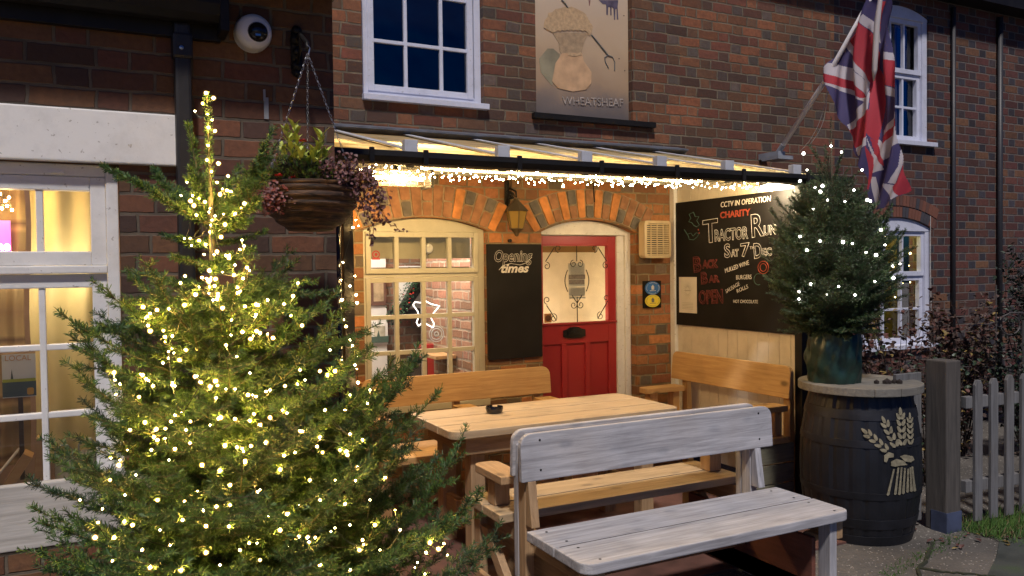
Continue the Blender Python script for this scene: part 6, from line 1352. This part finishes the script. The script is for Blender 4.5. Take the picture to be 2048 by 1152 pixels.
def small_tree():
    rs = random.Random(5); tc = 4.78; b = at_t(1668, 752, tc); B0 = Vector((b.x, b.y, .893))
    th = thing('potted_spruce', 'small dense spruce in a green plastic bag standing on the barrel', 'Christmas tree', B0)
    tp = at_t(1662, 232, tc)
    def axis(z): f = (z-B0.z)/(tp.z-B0.z); return B0.lerp(tp, f)
    g = MB(); g.tube([axis(B0.z+.1), axis(1.5), axis(2.0), tp], [.016, .012, .007, .002], 8); g.build('trunk', plain('spruce_bark', (.12, .09, .06), .9), th)
    segs = []; wd = []; right = Vector((math.cos(YAW), -math.sin(YAW), 0)); back = Vector((math.sin(YAW), math.cos(YAW), 0))
    z = 1.95
    while z < tp.z-.01: segs.append((tuple(axis(z)), tuple(axis(z+.025)), .25, .4)); z += .025
    for (tx, ty, bz) in ((1610, 292, 2.03), (1690, 292, 2.05), (1630, 318, 2.0), (1700, 330, 2.0), (1612, 335, 1.98), (1716, 340, 1.95), (1642, 290, 2.05)):
        tip = at_t(tx, ty, tc+rs.uniform(-.08, .08)); v = tip-axis(bz); grow(axis(bz), v, v.length, 1, .003, .25, segs, wd, rs, .03, .0, 35, sub=.4)
    H0, H1 = 1.16, 2.14; zz = H1
    # crown radius by height: an egg, widest low down
    def rad(z): return float(np.interp(z, [1.14, 1.22, 1.32, 1.5, 1.65, 1.8, 1.95, 2.06, 2.15], [.24, .36, .42, .40, .37, .31, .245, .17, .07]))
    while zz > H0-.02:
        nb = 13+int(12*rad(zz)/.4)
        for j in range(nb):
            a = rs.uniform(0, 2*math.pi); dh = right*math.cos(a)+back*math.sin(a); el = R_(rs.uniform(18, 48)); ln = rad(zz)*rs.uniform(.72, 1.10)/math.cos(el)*.92
            grow(axis(zz-.12*min(1, (zz-H0)*3)), dh*math.cos(el)+Vector((0, 0, math.sin(el))), ln, 1, .004, .25+rs.gauss(0, .12), segs, wd, rs, .032, .02, 40, sub=.42)
        zz -= .026
    for j in range(40):
        a = rs.uniform(0, 2*math.pi); dh = right*math.cos(a)+back*math.sin(a); grow(axis(1.20), dh+Vector((0, 0, rs.uniform(-.15, .2))), rs.uniform(.2, .36), 1, .004, .2+rs.gauss(0, .1), segs, wd, rs, .032, .02, 40, sub=.42)
    nm = needle_mat('spruce_needle', [(0, (.009, .022, .012)), (.3, (.022, .056, .022)), (.6, (.05, .10, .032)), (.85, (.09, .15, .045)), (1., (.12, .17, .06))], .5)
    V, F, T = conifer_mesh(segs, .016, .0030, 560, .9, 9); mesh_np('needles', V, F, T, nm, th); needle_trunk(wd, None, plain('spruce_twig', (.08, .06, .035), .9, bmp=0), th)
    print('SMALL TREE', len(segs), len(F))
    # bag
    g = MB(); n = 64; rows = 16; vs = []; z0, z1 = B0.z, 1.17
    for i in range(rows+1):
        k = i/rows; z_ = z0+(z1-z0)*k
        for j in range(n):
            a = 2*math.pi*j/n; r = .150*(.93+.10*math.sin(k*3.0))*(1+.035*math.sin(5*a+6*k)+.028*math.sin(11*a-9*k)+.018*math.sin(19*a+4*k)+.02*math.sin(3*a+14*k)); vs.append((B0.x+r*math.cos(a), B0.y+r*math.sin(a), z_+.012*math.sin(4*a)*k))
    g.add(vs, [(i*n+j, i*n+(j+1) % n, (i+1)*n+(j+1) % n, (i+1)*n+j) for i in range(rows) for j in range(n)])
    g.build('plastic_bag', plain('green_plastic', (.012, .036, .028), .38, var=.3, scale=14, bmp=.9), th, smooth=True, fix=False)
    g = MB(); g.lathe([(0, .23), (.14, .23)], B0, 24); g.build('soil', plain('bag_soil', (.02, .014, .01), .95), th)
    # cool white lights
    P = [(1662, 292), (1607, 307), (1683, 304), (1614, 340), (1708, 380), (1690, 403), (1741, 402), (1724, 340), (1627, 418), (1600, 473), (1614, 500), (1640, 482), (1686, 484), (1705, 487), (1732, 505), (1762, 460), (1770, 490), (1752, 510), (1785, 532), (1800, 528), (1787, 556), (1750, 563), (1678, 573), (1654, 588), (1710, 590), (1598, 583), (1598, 598), (1622, 568), (1630, 375), (1641, 383), (1600, 362), (1735, 400), (1655, 400), (1645, 372)]
    segm = np.array([[(a[0]+b_[0])/2, (a[1]+b_[1])/2, (a[2]+b_[2])/2] for a, b_, *_ in segs]); rel = segm-np.array(CAM); tt = rel@np.array(fw); pxs = 1024+FPX*(rel@np.array(rt))/tt; pys = 576+FPX*(rel@np.array(dn))/tt
    Q = []
    for px, py in P:
        m = np.hypot(pxs-px, pys-py) < 16; t_ = (float(np.percentile(tt[m], 3))-.012) if m.sum() else tc; Q.append(at_t(px, py, t_))
    string('spruce_lights', 'sparse cool white fairy lights on the small spruce on the barrel', Q, [[a, a.lerp(b_, .5)-Vector((0, 0, .02)), b_] for a, b_ in zip(Q[:-1], Q[1:]) if (a-b_).length < .15], BM_C, .0012)
    g = MB(); 
    for k in range(9): o = BC+Vector((rnd.uniform(-.02, .10), -.16+rnd.uniform(-.04, .04), .90)); g.ico(o, rnd.uniform(.012, .02), 0, 1)
    top(g.build('soil_clod', plain('clod_soil', (.02, .014, .012), .95)), 'small heap of dark soil on the barrel top beside the green bag', 'soil')
small_tree()

# ------------------------------------------------------------------ fence, bushes, garden ironwork
def fence():
    th = thing('picket_fence', 'weathered grey wooden picket fence at the right behind the barrel', 'fence', (5.0, 3.3, 0))
    A, B = Vector((4.56, 3.02, 0)), Vector((6.56, 2.86, 0)); D = (B-A).normalized(); Nn = Vector((-D.y, D.x, 0))
    Mf = Matrix.Translation(A) @ Matrix(((D.x, Nn.x, 0, 0), (D.y, Nn.y, 0, 0), (0, 0, 1, 0), (0, 0, 0, 1)))
    def bx(name, x0, x1, y0, y1, z0, z1, m=W_FENCE, bev=.004): g = MB(); g.box(x0, x1, y0, y1, z0, z1, mat=Mf); return g.build(name, m, th, bevel=bev)
    x = .03
    while x < 2.4:
        zt = .90+rnd.uniform(-.015, .015); g = MB(); w_ = .062+rnd.uniform(-.004, .004); g.prism([(x, .05), (x+w_, .05), (x+w_, zt-.03), (x+w_*.72, zt), (x+w_*.28, zt), (x, zt-.03)], 1, -.02, 0, mat=Mf); g.build('picket', W_FENCE, th, bevel=.003); x += .134
    bx('rail', -.02, 2.6, .001, .04, .22, .29); bx('rail', -.02, 2.6, .001, .04, .72, .79)
    t2 = thing('gate_post', 'thick weathered square timber post at the left end of the picket fence', 'post', (4.46, 3.12, 0))
    o = Vector((4.376, 3.034, 0)); M2 = Matrix.Translation(o) @ Matrix.Rotation(R_(-2), 4, 'Z')
    g = MB(); g.box(-.0, .125, 0, .14, 0, 1.01, mat=M2); g.build('post_shaft', wood('post_oak', 'Z', (.10, .08, .065), (.04, .034, .03), .5, (.13, .125, .12), .85, knots=.4), t2, bevel=.008)
    g = MB(); g.box(-.003, .128, -.004, .1, 0, .12, mat=M2); g.build('post_foot', plain('blue_grey_foot', (.05, .065, .12), .8, var=.4), t2)  # separate bluish grey band round the foot of the post
    t3 = thing('gate_boards', 'dark upright gate boards between the barrel and the thick post', 'gate', (4.3, 3.2, 0))
    for i, x in enumerate((-.22, -.11)): g = MB(); g.box(x, x+.105, .16, .185, .04, .93, mat=M2); g.build('board', W_FENCE, t3, bevel=.004)
fence()

def bushes():
    def bush(name, lab, cen, rad, n, mats, wts, ln, wd, stems=14, seed=1, cat='bush'):
        r = random.Random(seed); th = thing(name, lab, cat, (cen[0], cen[1], 0)); g = MB(); gs = MB(); cen = Vector(cen)
        tips = []
        for k in range(stems):
            a = r.uniform(0, 6.28); e = r.uniform(-.2, 1); tip = cen+Vector((math.cos(a)*rad[0]*r.uniform(.3, 1), math.sin(a)*rad[1]*r.uniform(.3, 1), rad[2]*e)); base = Vector((cen.x+(tip.x-cen.x)*.2, cen.y+(tip.y-cen.y)*.2, .02)); mid = base.lerp(tip, .55)+Vector((r.gauss(0, .04), r.gauss(0, .04), .05)); gs.tube([base, mid, tip], [.006, .004, .0015], 5); tips.append((base, mid, tip))
        for k in range(n):
            b, m_, t_ = r.choice(tips); f = r.random()**.6; c = (b.lerp(m_, f*2) if f < .5 else m_.lerp(t_, f*2-1))+Vector((r.gauss(0, .05), r.gauss(0, .05), r.gauss(0, .045))); d = Vector((r.uniform(-1, 1), r.uniform(-1, 1), r.uniform(-.7, .6)))
            leaf(g, c, d, (r.random()-.5, r.random()-.5, 1), ln*r.uniform(.6, 1.2), wd*r.uniform(.6, 1.2), r.choices(range(len(mats)), wts)[0])
        g.build('leaves', mats, th, fix=False); gs.build('stem', plain('stem_brown', (.05, .035, .03), .9), th)
    rust = plain('russet_leaf', (.09, .032, .025), .6, var=.5, scale=20, bmp=0); brn = plain('brown_leaf', (.065, .04, .032), .7, var=.5, scale=20, bmp=0); dg = plain('deep_green_leaf', (.02, .04, .02), .5, var=.5, scale=20, bmp=0); yl = plain('yellowing_leaf', (.22, .15, .04), .6, var=.4, scale=20, bmp=0); blk = plain('blackish_green_leaf', (.012, .02, .014), .6, var=.5, scale=20, bmp=0)  # blk is the darkest, near-black green of the evergreens
    bush('russet_shrub', 'russet leaved shrub in front of the lit lower cottage window', (5.55, 4.3, 1.02), (.42, .30, .42), 900, [rust, brn, yl], (6, 3, 1), .05, .035, 20, 2)
    bush('brown_hydrangea', 'withered brown shrub behind the picket fence right of the lit window', (6.3, 4.25, 1.0), (.5, .3, .34), 1500, [brn, rust, yl], (7, 2, 1), .05, .04, 26, 3)
    bush('low_shrub', 'low green and yellow shrub just behind the thick gate post', (5.2, 3.75, .80), (.45, .22, .22), 900, [dg, brn, yl], (5, 3, 1), .045, .03, 16, 4)
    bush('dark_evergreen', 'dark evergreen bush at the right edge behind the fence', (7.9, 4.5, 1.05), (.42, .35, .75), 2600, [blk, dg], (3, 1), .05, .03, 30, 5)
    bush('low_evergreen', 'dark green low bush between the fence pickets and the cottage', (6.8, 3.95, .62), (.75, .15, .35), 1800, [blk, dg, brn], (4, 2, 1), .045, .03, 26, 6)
    # iron scrolls
    th = thing('garden_iron_arch', 'thin curled ironwork standing above the fence at the right edge', 'ironwork', (7.2, 4.1, 0))
    g = MB(); y = 4.05
    P = [on_y(x, yy, y) for x, yy in ((1920, 665), (1950, 650), (1980, 648), (2005, 655), (2015, 672))]; g.tube(P, .005, 5)
    P = [on_y(2018+26*math.cos(a)*(1-i/30*.5)+0, 652+24*math.sin(a)*(1-i/30*.5), y) for i, a in ((i, 3.2+i*.28) for i in range(24))]; g.tube(P, .006, 5)
    P = [on_y(x, yy, y) for x, yy in ((1995, 650), (2002, 635), (2020, 626), (2045, 625), (2070, 632), (2090, 650))]; g.tube(P, .007, 5)
    g.tube([on_y(1915, 733, y), on_y(2048, 735, y)], .004, 5); q = on_y(2046, 640, y); g.tube([(q.x, y, 0), (q.x, y, q.z)], .01, 6); q = on_y(1992, 700, y); g.tube([(q.x, y, 0), (q.x, y, 1.4)], .006, 6)
    g.build('scrolls', plain('pale_rusty_iron', (.10, .09, .085), .6, .3, var=.3), th)
    # grass tuft strip
    r = random.Random(9); g = MB()
    for k in range(6500):
        x = r.uniform(4.50, 6.3); y = 2.93-(x-4.6)*.07+r.gauss(0, .10)
        h = r.uniform(.03, .10)*(1.2 if r.random() < .3 else .8); dx, dy = r.gauss(0, .025), r.gauss(0, .025); a = r.uniform(0, 3.14); w_ = .0022; c, s = math.cos(a)*w_, math.sin(a)*w_
        g.add([(x-c, y-s, .005), (x+c, y+s, .005), (x+dx*.5+c*.6, y+dy*.5+s*.6, h*.6), (x+dx, y+dy, h)], [(0, 1, 2, 3)], r.choices((0, 1, 2), (5, 3, 1))[0])
    for k in range(500):
        x = r.uniform(3.5, 4.7); y = 2.75+(x-3.5)*.25+r.gauss(0, .03); h = r.uniform(.008, .025); g.add([(x-.002, y, .004), (x+.002, y, .004), (x+r.gauss(0, .008), y+r.gauss(0, .008), h), (x+.001, y, h*.6)], [(0, 1, 2, 3)], 0)
    o = g.build('grass', [plain('grass_green', (.05, .12, .02), .6, bmp=0), plain('grass_light', (.09, .17, .03), .6, bmp=0), plain('dead_grass', (.20, .15, .07), .7, bmp=0)], fix=False); top(o, 'tufts of green grass and leaves along the foot of the picket fence', 'grass', kind='stuff')
    g = MB()
    for k in range(60):
        x = r.uniform(4.1, 5.6); y = 2.86-(x-4.6)*.05+r.gauss(0, .12); leaf(g, Vector((x, y, .008)), (r.uniform(-1, 1), r.uniform(-1, 1), .15), (0, 0, 1), r.uniform(.02, .045), r.uniform(.015, .03), r.choice((0, 1)))
    top(g.build('fallen_leaves', [rust, yl], fix=False), 'scattered fallen brown leaves on the ground by the post', 'leaves', kind='stuff')
bushes()

# porch floor
g = MB(); g.box(.95, 4.18, 3.2, MY+.3, .001, .012); struct(g.build('porch_floor', plain('red_painted_floor', (.10, .045, .035), .7, var=.4, scale=6)))

# ------------------------------------------------------------------ groups of like things
GR = {'icicle_lights': 'fairy lights under the canopy', 'tree_lights': 'fairy lights on the large tree', 'wall_bench': 'yellow pine benches', 'screen_bench': 'yellow pine benches', 'curtain': 'curtains behind the left window',
      'drainpipe': 'pipes on the cottage wall', 'framed_picture': 'framed pictures inside the pub', 'red_flower': 'red flowers in the basket', 'menu_box': 'wooden boxes on the sill'}
for o in scn.objects:
    if o.parent is None and o.name.split('.')[0] in GR: o['group'] = GR[o.name.split('.')[0]]
